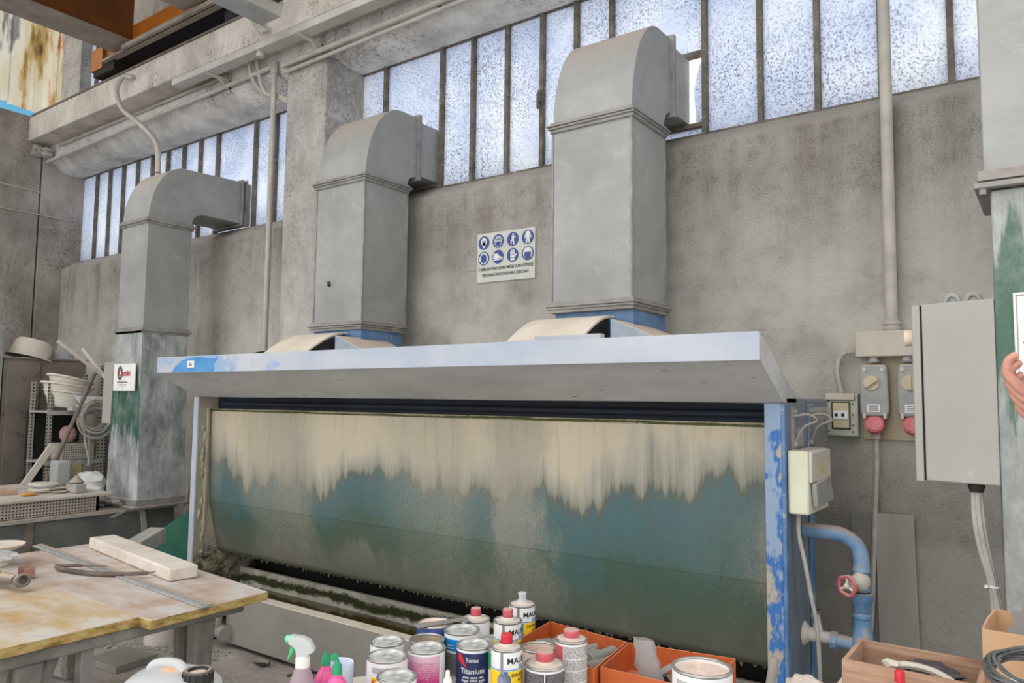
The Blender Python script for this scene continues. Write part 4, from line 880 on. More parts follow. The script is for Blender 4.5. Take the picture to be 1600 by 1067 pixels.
for j in range(2):
    for i in range(4):
        cx = -3.065+i*0.118; cz = 2.640-j*0.104
        mb = MB(); disc(mb, cx, cz, 0.046, 0.0008); dk = obj('symbol_disc', mb, m_blueink, t)
        w_ = MB(); b_ = MB()
        S = 0.046
        if (i, j) == (0, 0):
            disc(w_, cx, cz+0.008, 0.024, 0.0012, 1, 1.1); pol(w_, [(-0.3, 0.1), (0.3, 0.1), (0.2, -0.75), (-0.2, -0.75)], cx, cz, S)
            disc(b_, cx-0.009, cz+0.012, 0.006, 0.002); disc(b_, cx+0.009, cz+0.012, 0.006, 0.002)
        elif (i, j) == (1, 0):
            disc(w_, cx, cz-0.002, 0.034, 0.0012, 0.85, 1.05); disc(b_, cx, cz-0.004, 0.029, 0.0016, 0.85, 1.05)
            disc(w_, cx-0.013, cz+0.008, 0.012, 0.0021); disc(w_, cx+0.013, cz+0.008, 0.012, 0.0021); w_.box(cx-0.034, cx+0.034, ys-0.0021, ys-0.0015, cz+0.008, cz+0.014)
            disc(b_, cx-0.013, cz+0.008, 0.005, 0.0026); disc(b_, cx+0.013, cz+0.008, 0.005, 0.0026)
        elif (i, j) == (2, 0):
            disc(w_, cx+0.002, cz+0.03, 0.007, 0.0012); pol(w_, [(-0.22, 0.5), (0.22, 0.5), (0.5, 0.2), (0.4, 0.1), (0.18, 0.3), (0.2, -0.15), (0.3, -0.8), (0.1, -0.8), (0.02, -0.25), (-0.2, -0.3), (-0.2, -0.75), (-0.38, -0.75), (-0.38, -0.2), (-0.15, 0.05), (-0.2, 0.25), (-0.6, 0.3), (-0.6, 0.18)], cx, cz, S)
        elif (i, j) == (3, 0):
            pol(w_, [(-0.2, 0.85), (0.2, 0.85), (0.38, 0.6), (0.62, -0.1), (0.5, -0.15), (0.26, 0.35), (0.36, -0.85), (0.1, -0.85), (0, 0.0), (-0.1, -0.85), (-0.36, -0.85), (-0.26, 0.35), (-0.5, -0.15), (-0.62, -0.1), (-0.38, 0.6)], cx, cz, S)
        elif (i, j) == (0, 1):
            disc(w_, cx, cz, 0.036, 0.0012, 0.9, 1.1); disc(b_, cx, cz-0.002, 0.027, 0.0017, 0.9, 1.15); w_.box(cx-0.036, cx-0.024, ys-0.0022, ys-0.0016, cz-0.018, cz+0.012); w_.box(cx+0.024, cx+0.036, ys-0.0022, ys-0.0016, cz-0.018, cz+0.012)
        elif (i, j) == (1, 1):
            pol(w_, [(-0.75, 0.5), (0.0, 0.5), (0.1, 0.2), (0.5, 0.0), (0.85, -0.1), (0.85, -0.42), (-0.8, -0.5), (-0.85, 0.0)], cx, cz, S); pol(b_, [(-0.78, -0.28), (0.8, -0.22), (0.8, -0.28), (-0.78, -0.36)], cx, cz, S, 0.0018)
        elif (i, j) == (2, 1):
            pol(w_, [(-0.4, 0.05), (0.3, 0.05), (0.3, -0.75), (-0.35, -0.75)], cx, cz, S)
            for q, (a, h_) in enumerate(((-0.4, 0.6), (-0.21, 0.8), (-0.02, 0.85), (0.17, 0.7))): pol(w_, [(a, 0.0), (a+0.15, 0.0), (a+0.15, h_), (a, h_)], cx, cz, S)
            pol(w_, [(0.25, -0.2), (0.6, 0.2), (0.7, 0.1), (0.35, -0.4)], cx, cz, S); pol(b_, [(-0.36, -0.38), (0.3, -0.35), (0.3, -0.41), (-0.36, -0.44)], cx, cz, S, 0.0018)
        else:
            disc(w_, cx, cz+0.002, 0.036, 0.0012, 1, 1.05); disc(b_, cx, cz-0.006, 0.029, 0.0017, 0.9, 1.1)
            pol(w_, [(-0.8, 0.18)]+[(0.74*math.cos(PI-PI*q/12), 0.2+0.62*math.sin(PI*q/12)) for q in range(13)]+[(0.8, 0.18)], cx, cz, S, 0.0024)
        obj('symbol', w_, m_signw, dk)
        if len(b_.bm.verts): obj('symbol_detail', b_, m_blueink, dk)
mb = MB(); mb.text('É OBBLIGATORIO USARE I MEZZI DI PROTEZIONE', 0.0245, lambda a, b: (-2.888+a*0.80, ys-0.0015, 2.453+b*1.1)); mb.text('PERSONALE IN DOTAZIONE A CIASCUNO', 0.0245, lambda a, b: (-2.888+a*0.80, ys-0.0015, 2.413+b*1.1)); obj('lettering', mb, m_ink, t)
mb = MB(); mb.box(-3.30, -3.12, YW-0.004, YW+0.001, 2.466, 2.470, Matrix.Translation((0, 0, 0))); single('plaster_cable', mb, m_conduit, (-3.2, YW, 2.46), 'thin pale line of cable in the plaster left of the safety sign', 'cable')

# ================================================================ LEFT BACKGROUND
t = thing('machine_bench', (-6.4, 2.6, 0), 'long dark steel bench with perforated guard under the far left duct', 'bench')
mb = MB(); mb.box(-7.2, -6.0, 0.6, 3.55, 0.05, 0.69); obj('body', mb, mat('dark_green_grey_steel', (84, 88, 86), (112, 112, 108), 4, rough=0.7, spots=((56, 86, 74), 3, 0.6), dust=DUST), t, 0.006)
mb = MB(); mb.box(-7.2, -5.97, 0.6, 3.56, 0.69, 0.72); obj('top_plate', mb, mat('dusty_top', (150, 144, 136), (178, 170, 160), 9, dust=DUST, bump=0.4), t, 0.004)
mb = MB(); mb.box(-6.02, -6.0, 0.6, 2.93, 0.725, 0.835); obj('perforated_guard', mb, m_perf, t); mb = MB(); mb.box(-6.9, -6.0, 2.91, 2.93, 0.725, 0.835); obj('perforated_guard', mb, m_perf, t)
mb = MB(); mb.box(-7.1, -5.97, 0.6, 3.02, 0.835, 0.855); obj('worktop', mb, mat('dusty_worktop', (178, 168, 158), (206, 197, 188), 6, spots=((150, 130, 112), 16, 0.62), bump=0.3), t, 0.004)
mb = MB(); mb.box(-6.0, -5.975, 2.42, 2.47, 0.05, 0.69); obj('corner_angle', mb, m_rust, t)
mb = MB()
for i in range(4):
    dy = i*0.012; mb.tube([(-5.99, 3.02+dy, 0.66), (-5.97, 3.1+dy, 0.70), (-5.96, 3.2+dy, 0.715), (-5.955, 3.24+dy, 0.66), (-5.96, 3.26+dy, 0.5), (-5.965, 3.25+dy, 0.36)], 0.005, 6, curve=True)
single('cable_tail', mb, m_cable, (-5.96, 3.2, 0.4), 'loose grey cables drooping from the foot of the left duct', 'cable')
mb = MB(); mb.prism([(3.5, 0.0), (3.55, 0.0), (3.62, 0.86), (3.57, 0.86)], 'x', -5.88, -5.84); single('leaning_board', mb, m_brown, (-5.86, 3.55, 0), 'narrow brown board leaning beside the foot of the left duct', 'board')

# things on the bench
def flat(name, c, q, h, mt, lab, cat, grp=None, sq=1.0, rot=0):
    mb = MB(); mb.lathe([(0, h), (q*0.9, h), (q, h*0.8), (q, 0), (0, 0)], (0, 0, 0), 24, Matrix.Diagonal((1, sq, 1, 1)))
    o = single(name, mb, mt, (0, 0, 0), lab, cat, grp); o.location = c; o.rotation_euler = (random.uniform(-0.05, 0.05), random.uniform(-0.05, 0.05), rot); return o
random.seed(21)
zz = 0.857
flat('grinding_disc', (-6.45, 2.72, 0.905), 0.11, 0.012, m_plasterwhite, 'pale flat disc lying on top of the heap of discs on the bench', 'disc', 'discs on the bench')
for i, (dx, dy, z, rr) in enumerate(((0.02, -0.03, 0, 0.10), (0.05, 0.10, 0, 0.09), (0.0, 0.0, 0.016, 0.10), (0.06, 0.08, 0.018, 0.09), (-0.02, 0.02, 0.032, 0.09), (0.08, 0.18, 0, 0.07), (0.16, 0.05, 0, 0.06))):
    flat('grinding_disc', (-6.4+dx, 2.70+dy, zz+z), rr, 0.012, [m_locker, m_sheetgrey, m_plasterwhite][i % 3], ['lowest dark disc at the near edge of the heap on the bench', 'flat grey disc at the back of the heap on the bench', 'pale disc in the middle of the heap on the bench', 'dark disc resting over the grey one in the heap', 'grey disc directly under the topmost pale disc', 'small pale disc lying apart behind the heap on the bench', 'smallest dark disc nearest the stone block on the bench'][i], 'disc', 'discs on the bench')
mb = MB(); mb.box(-6.26, -6.10, 2.80, 2.88, zz, zz+0.065); single('stone_block', mb, m_stone, (-6.18, 2.84, zz), 'small grey stone block at the corner of the left bench', 'block', bevel=0.004)
mb = MB(); mb.lathe([(0, 0), (0.05, 0), (0.055, 0.012), (0.03, 0.035), (0.018, 0.05), (0.008, 0.06), (0.008, 0.08), (0, 0.08)], (-6.19, 2.845, zz+0.066), 18); single('turned_foot', mb, m_locker, (-6.19, 2.845, zz+0.066), 'dark ribbed conical cap sitting on the small stone block', 'cap')
mb = MB(); mb.box(-6.75, -6.62, 2.88, 3.0, zz, zz+0.21)
single('plastic_jug', mb, m_sheetgrey, (-6.68, 2.94, zz), 'upright grey crumpled container standing on the left bench', 'container', bevel=0.02)
mb = MB(); mb.box(-6.55, -6.35, 2.36, 2.50, zz, zz+0.03); single('wood_offcut', mb, m_wood, (-6.45, 2.4, zz), 'light wood offcut lying at the left end of the bench', 'wood')
mb = MB(); mb.blob((-6.2, 2.52, zz+0.012), 0.03, 0.06, 0.012, 2, 0.2); single('orange_scrap', mb, mat('orange_scrap', (206, 150, 70)), (-6.2, 2.52, zz), 'crumpled orange scrap on the dusty bench', 'scrap')
mb = MB(); mb.blob((-6.66, 3.16, 0.86), 0.10, 0.13, 0.10, 3, 0.14); mb.blob((-6.55, 3.10, 0.80), 0.09, 0.12, 0.06, 3, 0.15); single('plastic_bag', mb, m_white, (-6.6, 3.15, 0.72), 'crumpled white bag on the bench against the left duct', 'bag')
mb = MB(); mb.prism([(3.0, 0.86), (3.02, 0.98), (3.14, 1.05), (3.16, 0.98), (3.1, 0.86)], 'x', -6.79, -6.78); single('cardboard_flap', mb, mat('olive_card', (150, 138, 100)), (-6.785, 3.08, 0.86), 'torn olive card behind the white bag on the bench', 'cardboard')
mb = MB(); random.seed(4)
for i in range(26): 
    R_ = Matrix.Translation((random.uniform(-6.35, -6.02), random.uniform(2.96, 3.12), 0.735+random.uniform(0, 0.05))) @ Matrix.Rotation(random.uniform(0, 3), 4, 'Z') @ Matrix.Rotation(random.uniform(-0.5, 0.5), 4, 'X')
    mb.box(-0.05, 0.05, -0.02, 0.02, -0.008, 0.008, R_)
o = single('rubble', mb, m_stone, (-6.2, 3.05, 0.72), 'heap of grey stone chips at the foot of the left duct', 'rubble'); o['kind'] = 'stuff'

# metal cabinet and locker
t = thing('metal_cabinet', (-8.0, 3.2, 0), 'dusty brown-grey metal cabinet in the far left corner', 'cabinet')
mb = MB(); mb.box(-8.25, -7.81, 2.90, 3.62, 0, 1.93); obj('body', mb, m_locker, t, 0.004)
mb = MB(); mb.box(-7.81, -7.79, 2.925, 3.20, 0.06, 1.90); dr = obj('door', mb, m_locker, t, 0.004)
mb = MB(); mb.box(-8.27, -7.79, 2.89, 3.63, 1.93, 1.95); obj('top', mb, m_locker, t, 0.003)
mb = MB(); mb.box(-7.79, -7.77, 3.16, 3.18, 1.20, 1.26); obj('handle', mb, m_rubber, dr)
t = thing('locker', (-7.9, 2.6, 0), 'tall pale grey locker at the very left edge', 'locker')
mb = MB(); mb.box(-8.2, -7.80, 2.3, 2.885, 0, 2.23); obj('body', mb, m_sheetgrey, t, 0.005)
mb = MB(); mb.box(-7.80, -7.79, 2.32, 2.86, 0.05, 2.18); mb.box(-7.79, -7.785, 2.32, 2.86, 1.38, 1.39); obj('door', mb, m_sheetgrey, t, 0.003)
def basin(name, c, rx, ry, h, R_, mt, lab, grp=None):
    mb = MB(); pr = [(0.0, 0.0), (0.70, 0.0), (0.80, 0.03), (0.93, h*0.95), (1.06, h), (1.06, h+0.015), (0.90, h+0.005), (0.72, 0.03), (0, 0.03)]
    mb.lathe([(q*rx, z) for q, z in pr], (0, 0, 0), 36, Matrix.Diagonal((1, ry/rx, 1, 1)))
    o = single(name, mb, mt, (0, 0, 0), lab, 'basin', grp); o.matrix_world = Matrix.Translation(c) @ R_; return o
basin('plastic_basin', (-7.95, 3.20, 2.115), 0.20, 0.19, 0.16, Matrix.Rotation(PI-0.25, 4, 'X'), m_plasterwhite, 'big white basin turned upside down on top of the metal cabinet')
basin('plastic_basin', (-7.95, 3.46, 2.05), 0.12, 0.11, 0.10, Matrix.Rotation(PI, 4, 'X'), m_sheetgrey, 'small grey basin upside down at the back of the cabinet top')

# shelf unit
t = thing('shelving_unit', (-7.3, 3.3, 0), 'perforated steel shelving unit full of basins between cabinet and duct', 'shelving')
for (x, y, h_) in ((-7.2, 3.03, 1.72), (-7.2, 3.47, 1.88), (-7.55, 3.03, 1.72), (-7.55, 3.47, 1.80)):
    wu = 0.085 if (x > -7.3 and y > 3.4) else 0.05
    mb = MB(); mb.box(x-0.004, x, y, y+wu, 0, h_); mb.box(x-0.05, x, y+wu-0.004, y+wu, 0, h_); obj('upright', mb, m_perfup, t)
for z in (0.25, 1.02, 1.46):
    mb = MB(); mb.box(-7.56, -7.19, 3.03, 3.52, z-0.015, z); mb.box(-7.19, -7.186, 3.03, 3.52, z-0.035, z); obj('shelf', mb, m_sheetgrey, t)
mb = MB(); mb.box(-7.60, -7.56, 3.03, 3.52, 0.2, 1.46); obj('back_panel', mb, m_black, t)
R1 = Matrix.Rotation(-0.14, 4, 'X')
basin('plastic_basin', (-7.27, 3.21, 1.485), 0.16, 0.19, 0.13, R1, m_plasterwhite, 'lowest of the stacked white basins on the shelving', 'stacked basins')
basin('plastic_basin', (-7.27, 3.20, 1.56), 0.17, 0.21, 0.12, Matrix.Rotation(-0.16, 4, 'X'), m_plasterwhite, 'middle one of the stacked white basins on the shelving', 'stacked basins')
basin('plastic_basin', (-7.27, 3.22, 1.63), 0.16, 0.19, 0.11, Matrix.Rotation(-0.22, 4, 'X'), m_plasterwhite, 'topmost of the stacked white basins on the shelving', 'stacked basins')
mb = MB(); mb.prism([(3.20, 1.60), (3.46, 1.59), (3.46, 1.50), (3.27, 1.50)], 'x', -7.10, -7.08); mb.box(-7.2, -7.08, 3.24, 3.46, 1.50, 1.515)
single('plastic_tray', mb, m_paintw, (-7.12, 3.3, 1.50), 'tilted white tray in front of the stacked basins', 'tray', bevel=0.004)
mb = MB(); mb.box(-7.17, -7.07, 3.18, 3.32, 1.462, 1.50); single('small_box', mb, m_sheetgrey, (-7.12, 3.25, 1.462), 'small silver box on the edge of the upper shelf', 'box', bevel=0.003)
mb = MB(); mb.box(-7.45, -7.20, 3.18, 3.45, 1.022, 1.17); single('perforated_crate', mb, perf('crate_mesh', (170, 168, 160), (80, 78, 72), 0.02), (-7.3, 3.3, 1.022), 'grey perforated crate on the middle shelf', 'crate', bevel=0.005)
mb = MB(); mb.blob((-7.28, 3.25, 1.25), 0.07, 0.07, 0.08, 3); single('hard_hat', mb, mat('dusty_pink', (176, 140, 134)), (-7.28, 3.25, 1.172), 'dusty pink round float on the perforated crate', 'float')
# slats and pole
def stick(p, q, w_, h_, mt, name, lab, cat):
    p, q = Vector(p), Vector(q); d = q-p; Lh = d.length
    R_ = Matrix.Translation(p) @ d.to_track_quat('Z', 'Y').to_matrix().to_4x4()
    mb = MB(); mb.box(-w_/2, w_/2, -h_/2, h_/2, 0, Lh, R_); return single(name, mb, mt, p, lab, cat, None, 0.002)
stick((-7.05, 3.02, 2.07), (-7.0, 3.42, 1.76), 0.02, 0.03, m_plasterwhite, 'thin_batten', 'longer pale batten lying across the stacked basins', 'batten')
stick((-7.10, 3.25, 2.02), (-6.95, 3.46, 1.68), 0.02, 0.028, m_plasterwhite, 'thin_batten', 'shorter pale batten propped above the stacked basins', 'batten')
mb = MB(); mb.tube([(-6.85, 2.90, 0.86), (-6.95, 3.30, 1.80)], 0.018, 10); single('wooden_pole', mb, m_rust, (-6.85, 2.9, 0.86), 'dark round pole leaning from the bench against the shelving', 'pole')
stick((-6.98, 2.76, 0.80), (-6.98, 3.0, 1.18), 0.02, 0.055, m_plasterwhite, 'leaning_plank', 'flat pale plank leaning in front of the metal cabinet', 'plank')
mb = MB(); random.seed(8)
for i in range(9):
    cy, cz, rr = 3.36+random.uniform(-0.02, 0.02), 1.40+random.uniform(-0.02, 0.02), 0.13+random.uniform(-0.025, 0.03)
    mb.tube([(-7.05+0.012*i+0.01*math.sin(3*a), cy+rr*math.cos(a)*1.0, cz+rr*math.sin(a)*(1.0+0.1*math.sin(i))) for a in [2*PI*j/28 for j in range(28)]], 0.009, 8, closed=True)
mb.tube([(-7.0, 3.25, 1.42), (-7.0, 3.27, 1.2), (-6.98, 3.30, 1.05), (-6.96, 3.29, 0.98)], 0.009, 8, curve=True); mb.tube([(-7.0, 3.30, 1.30), (-7.0, 3.31, 1.1), (-6.97, 3.31, 0.98)], 0.009, 8, curve=True)
single('hose_coil', mb, m_cable, (-7.0, 3.36, 1.0), 'coil of grey hose hung on the shelving upright', 'hose')

# green tarpaulin and offcut by the booth foot
mb = MB(); mb.vf([(-5.66, 3.02, 0.40), (-5.33, 3.10, 0.66), (-5.05, 3.15, 0.82), (-5.05, 3.30, 0.35), (-5.3, 3.05, 0.30), (-5.05, 3.10, 0.18), (-5.6, 2.95, 0.02), (-5.06, 3.08, 0.02), (-5.7, 3.5, 0.02), (-5.06, 3.6, 0.02)],
    [(0, 1, 4), (1, 2, 3, 4), (0, 4, 5), (4, 3, 5), (0, 5, 7, 6), (5, 3, 9, 7), (0, 6, 8), (0, 8, 1), (1, 8, 9, 2), (2, 9, 3), (6, 7, 9, 8)]); single('tarpaulin', mb, m_canvas, (-5.3, 3.1, 0), 'folded dark green tarpaulin heaped at the left foot of the booth', 'tarpaulin')
stick((-4.85, 2.60, 0.62), (-5.02, 2.86, 0.78-0.12), 0.11, 0.10, m_stone, 'stone_offcut', 'grey stone block standing behind the work table', 'block')

# ================================================================ WORK TABLE
t = thing('work_table', (-3.6, 1.6, 0), 'work table of two stained wooden boards on rough concrete trestles', 'table')
mb = MB(); mb.box(-4.56, -2.915, 0.98, 1.605, 0.712, 0.75); obj('tabletop', mb, m_board, t, 0.004, 'nearer yellow-stained board')
mb = MB(); mb.prism([(-4.56, 1.612), (-2.835, 1.600), (-2.855, 2.146), (-4.56, 2.30)], 'z', 0.712, 0.75); obj('tabletop', mb, m_board2, t, 0.004, 'farther pinkish board')
mb = MB(); mb.box(-3.0, -2.93, 0.98, 2.08, 0.664, 0.711); obj('crossbeam', mb, m_slab, t, 0.008)
mb = MB(); mb.box(-4.45, -4.35, 0.98, 2.2, 0.664, 0.711); obj('crossbeam', mb, m_slab, t, 0.008)
for (x, y, w_) in ((-2.98, 1.905, 0.075), (-2.98, 1.235, 0.07), (-4.40, 1.1, 0.08), (-4.40, 2.05, 0.08)):
    mb = MB(); mb.prism([(y-w_/2-0.01, 0.664), (y+w_/2+0.01, 0.664), (y+w_/2-0.004, 0.5), (y+w_/2+0.02, 0.0), (y-w_/2, 0.0), (y-w_/2-0.005, 0.4)], 'x', x-0.03, x+0.04); obj('leg', mb, m_slab, t, 0.008)
for (p, q) in (((-3.12, 1.90, 0.66), (-3.10, 1.90, 0.0)), ((-3.0, 1.33, 0.664), (-3.0, 1.29, 0.56)), ((-3.0, 1.28, 0.585), (-3.0, 1.50, 0.46)), ((-3.0, 1.18, 0.664), (-3.05, 1.05, 0.0))):
    mb = MB(); mb.tube([p, q], 0.028, 8); obj('strut', mb, m_slab, t)
mb = MB(); mb.box(-2.99, -2.945, 1.405, 1.45, 0.0, 0.664); obj('prop_post', mb, m_flange, t, 0.002, 'square steel prop under the near edge')

mb = MB(); R_ = Matrix.Translation((-3.87, 2.10, 0.752)) @ Matrix.Rotation(math.atan2(-0.15, 1.065), 4, 'Z'); mb.box(-0.545, 0.545, -0.06, 0.075, 0, 0.06, R_); single('marble_bar', mb, m_marble, (-3.87, 2.1, 0.752), 'long white rough stone bar lying on the farther board', 'stone bar', bevel=0.008)
t = thing('metal_straightedge', (-3.76, 1.9, 0.752), 'long grey metal straightedge laid diagonally across both boards', 'straightedge')
R_ = Matrix.Translation((-3.76, 1.90, 0.752)) @ Matrix.Rotation(math.atan2(-0.136, 1.87), 4, 'Z')
mb = MB(); mb.box(-0.94, 0.94, -0.025, 0.025, 0, 0.006, R_); obj('bar', mb, m_sheetgrey, t, 0.001); mb = MB(); mb.box(-0.94, 0.94, -0.002, 0.022, 0.006, 0.010, R_); obj('ridge', mb, m_flange, t)
mb = MB(); mb.tube([(-3.78, 1.90, 0.775), (-3.88, 1.84, 0.775), (-3.97, 1.78, 0.772), (-3.99, 1.765, 0.768), (-3.92, 1.76, 0.766), (-3.75, 1.80, 0.764), (-3.62, 1.87, 0.766), (-3.50, 1.935, 0.775), (-3.47, 1.97, 0.78)], [0.003]*7+[0.008]*8+[0.011]*22+[0.009]*8+[0.003]*6, 8, curve=True)
single('curved_iron_rod', mb, m_rust, (-3.7, 1.84, 0.752), 'curved rusty iron hook lying in front of the straightedge', 'rod')
# angle grinder
t = thing('angle_grinder', (-4.0, 1.5, 0.752), 'dusty teal angle grinder with a round backing disc at the left end of the table', 'power tool')
mb = MB(); mb.tube([(-4.35, 1.16, 0.795), (-4.2, 1.25, 0.795), (-4.03, 1.34, 0.80)], [0.036, 0.038, 0.032], 14); obj('motor_body', mb, mat('dusty_teal', (46, 92, 100), (64, 108, 112), 12), t)
mb = MB(); mb.tube([(-4.05, 1.33, 0.80), (-3.95, 1.39, 0.81), (-3.82, 1.435, 0.805)], [0.034, 0.044, 0.03], 14); mb.blob((-3.95, 1.40, 0.815), 0.055, 0.055, 0.034, 3, 0.05); obj('gear_head', mb, m_sheetgrey, t)
mb = MB(); mb.tube([(-3.88, 1.42, 0.80), (-3.70, 1.47, 0.80)], 0.020, 12); mb.lathe([(0.028, -0.02), (0.030, 0.02), (0.021, 0.022), (0.018, -0.01), (0, -0.01)], (-3.665, 1.48, 0.80), 20, Matrix.Rotation(PI/2-0.25, 4, 'Y')); obj('side_nozzle', mb, m_locker, t)
mb = MB(); mb.lathe([(0, 0), (0.095, 0.0), (0.10, 0.004), (0.10, 0.008), (0, 0.012)], (-3.93, 1.46, 0.866), 36, Matrix.Rotation(0.08, 4, 'Y')); obj('backing_disc', mb, m_tinlid, t, 0, 'pale round backing disc')
mb = MB(); mb.lathe([(0, 0), (0.05, 0), (0.05, 0.02), (0, 0.02)], (-3.94, 1.44, 0.845), 20); obj('spindle_guard', mb, m_rubber, t)
mb = MB(); mb.box(-3.95, -3.88, 1.575, 1.625, 0.752, 0.805); single('brick_piece', mb, mat('pink_abrasive', (170, 120, 110), (190, 146, 134)), (-3.91, 1.6, 0.752), 'pinkish abrasive block behind the angle grinder', 'block', bevel=0.006)
mb = MB(); mb.lathe([(0, 0.03), (0.09, 0.03), (0.12, 0.045), (0.125, 0.055), (0.11, 0.05), (0, 0.04)], (-4.32, 1.62, 0.80), 32); mb.lathe([(0, 0), (0.05, 0), (0.05, 0.035), (0, 0.035)], (-4.32, 1.62, 0.752+0.04), 20)
mb.lathe([(0, 0), (0.06, 0), (0.05, 0.045), (0, 0.045)], (-4.32, 1.62, 0.752), 20); single('polishing_pad', mb, m_cover, (-4.32, 1.62, 0.752), 'round cream polishing pad stacked behind the grinder', 'polishing pad')

# floor bits
mb = MB(); mb.prism([(-4.76, 2.30), (-4.47, 2.33), (-4.50, 2.60), (-4.80, 2.55)], 'z', 0.0, 0.04); single('floor_tile', mb, m_slate, (-4.65, 2.45, 0), 'grey stone tile lying on the floor beneath the table', 'tile', bevel=0.003)
mb = MB(); mb.lathe([(0, 0), (0.10, 0), (0.105, 0.26), (0.095, 0.26), (0.09, 0.01), (0, 0.01)], (-4.83, 2.80, 0), 28); single('bucket', mb, m_plasterwhite, (-4.83, 2.80, 0), 'cream bucket standing on the floor beyond the table', 'bucket')
mb = MB(); random.seed(15)
for i in range(150):
    s_ = random.uniform(0.004, 0.018); R_ = Matrix.Translation((random.uniform(-5.0, -4.2), random.uniform(2.5, 2.95), s_*0.3)) @ Matrix.Rotation(random.uniform(0, 6), 4, 'Z'); mb.box(-s_, s_, -s_*0.6, s_*0.6, -s_*0.3, s_*0.3, R_)
o = single('floor_rubble', mb, m_stone, (-4.6, 2.7, 0), 'scatter of stone chips on the floor around the bucket', 'rubble'); o['kind'] = 'stuff'
mb = MB(); mb.box(-5.0, -4.72, 2.95, 3.0, 0.0, 0.08); mb.box(-4.9, -4.6, 2.99, 3.05, 0, 0.14); single('dark_offcut', mb, m_black, (-4.85, 2.97, 0), 'dark offcut lying behind the cream bucket', 'offcut')
mb = MB(); mb.tube([(-3.66, 2.90, 0.01), (-3.60, 2.96, 0.012), (-3.52, 2.98, 0.01), (-3.46, 2.95, 0.008)], 0.008, 6, curve=True); single('bent_strap', mb, m_rubber, (-3.55, 2.95, 0), 'bent dark strap on the floor before the tank', 'scrap')
mb = MB(); mb.blob((-3.93, 2.93, 0.02), 0.07, 0.03, 0.02, 2, 0.2); single('rag', mb, m_rubber, (-3.93, 2.93, 0), 'small dark rag on the floor against the tank', 'rag')

# ================================================================ FOREGROUND TABLE
TZ = 0.80
mb = MB(); mb.prism([(-1.98, 0.98), (-1.62, 1.68), (-1.58, 1.90), (-1.44, 2.10), (-1.10, 2.14), (-0.64, 2.16), (-0.60, 0.8), (-1.9, 0.7)], 'z', TZ-0.03, TZ)
t = thing('foreground_table', (-1.2, 1.4, 0), 'stone slab table in the foreground crowded with paint tins', 'table')
obj('tabletop', mb, m_marble, t, 0.004)
for x, y in ((-1.75, 1.0), (-1.4, 1.95), (-0.72, 1.95), (-0.75, 0.95)):
    mb = MB(); mb.box(x-0.03, x+0.03, y-0.03, y+0.03, 0, TZ-0.03); obj('leg', mb, m_flange, t)
t = thing('side_table', (-0.1, 2.0, 0), 'low side table under the wooden crate and cardboard box', 'table')
mb = MB(); mb.box(-0.55, 0.34, 1.80, 2.62, TZ-0.03, TZ); obj('tabletop', mb, m_marble, t, 0.004)
for x, y in ((-0.5, 1.86), (-0.5, 2.56), (0.29, 1.86), (0.29, 2.56)):
    mb = MB(); mb.box(x-0.03, x+0.03, y-0.03, y+0.03, 0, TZ-0.03); obj('leg', mb, m_flange, t)

def face(cx, cy): return math.atan2(-cy, -cx)
def arc(mb, cx, cy, q, z0, z1, a0, a1, n=20, th=0.0006):
    mb.lathe([(q, z0), (q+th, z0), (q+th, z1), (q, z1), (q, z0)], (cx, cy, 0), n, None, a0, a1)
def ctext(mb, s, size, cx, cy, q, a0, z, xs=1.0, align='CENTER'):
    mb.text(s, size, lambda a, b: (cx+q*math.cos(a0+a*xs/q), cy+q*math.sin(a0+a*xs/q), z+b), align)
def tin(cx, cy, q, h, name, label, cat='paint tin', lid='lid', bodym=None, grp='tins on the foreground table', lidm=None):
    t = thing(name, (cx, cy, TZ), label, cat, grp)
    z1 = TZ+h
    mb = MB()
    mb.lathe([(0, TZ+0.001), (q*0.97, TZ+0.001), (q, TZ+0.004), (q, z1-0.006), (q*0.99, z1-0.004)]+([(q*0.93, z1-0.004), (q*0.93, TZ+0.03), (0, TZ+0.03)] if lid == 'open' else [(0, z1-0.008)]), (cx, cy, 0), 40)
    obj('body', mb, bodym or m_paintw, t)
    mb = MB()
    mb.lathe([(q, z1-0.007), (q+0.002, z1-0.003), (q, z1), (q*0.93, z1), (q*0.90, z1-0.003), (q*0.93, z1-0.006), (q, z1-0.007)], (cx, cy, 0), 40)
    obj('rim', mb, m_tin, t); mb = MB(); mb.lathe([(q, TZ), (q+0.0015, TZ+0.002), (q, TZ+0.004), (q*0.95, TZ+0.004), (q*0.95, TZ), (q, TZ)], (cx, cy, 0), 40)
    obj('base_ring', mb, m_tin, t)
    if lid == 'lid':
        mb = MB(); mb.lathe([(0, z1-0.004), (q*0.74, z1-0.004), (q*0.77, z1-0.001), (q*0.84, z1-0.001), (q*0.90, z1-0.003)], (cx, cy, 0), 40); obj('lid', mb, lidm or m_tinlid, t)
    elif lid == 'cap':
        mb = MB(); mb.lathe([(q*0.92, z1-0.002), (q*0.5, z1+0.002), (q*0.44, z1+0.006), (0.017, z1+0.008)], (cx, cy, 0), 36); mb.lathe([(0, z1-0.003), (q*0.9, z1-0.003)], (cx, cy, 0), 30); obj('shoulder', mb, m_plasterwhite, t)
    return t, z1
def cap(t, cx, cy, z, q, h, mt, name='cap'):
    mb = MB(); mb.lathe([(0, h), (q*0.93, h), (q, h-0.002), (q, 0), (q*0.9, 0)], (cx, cy, z), 28)
    for i in range(24):
        a = 2*PI*i/24; mb.box(-0.0006, 0.0006, -0.001, 0.001, 0.001, h-0.004, Matrix.Translation((cx+q*math.cos(a), cy+q*math.sin(a), z)) @ Matrix.Rotation(a, 4, 'Z'))
    return obj(name, mb, mt, t)
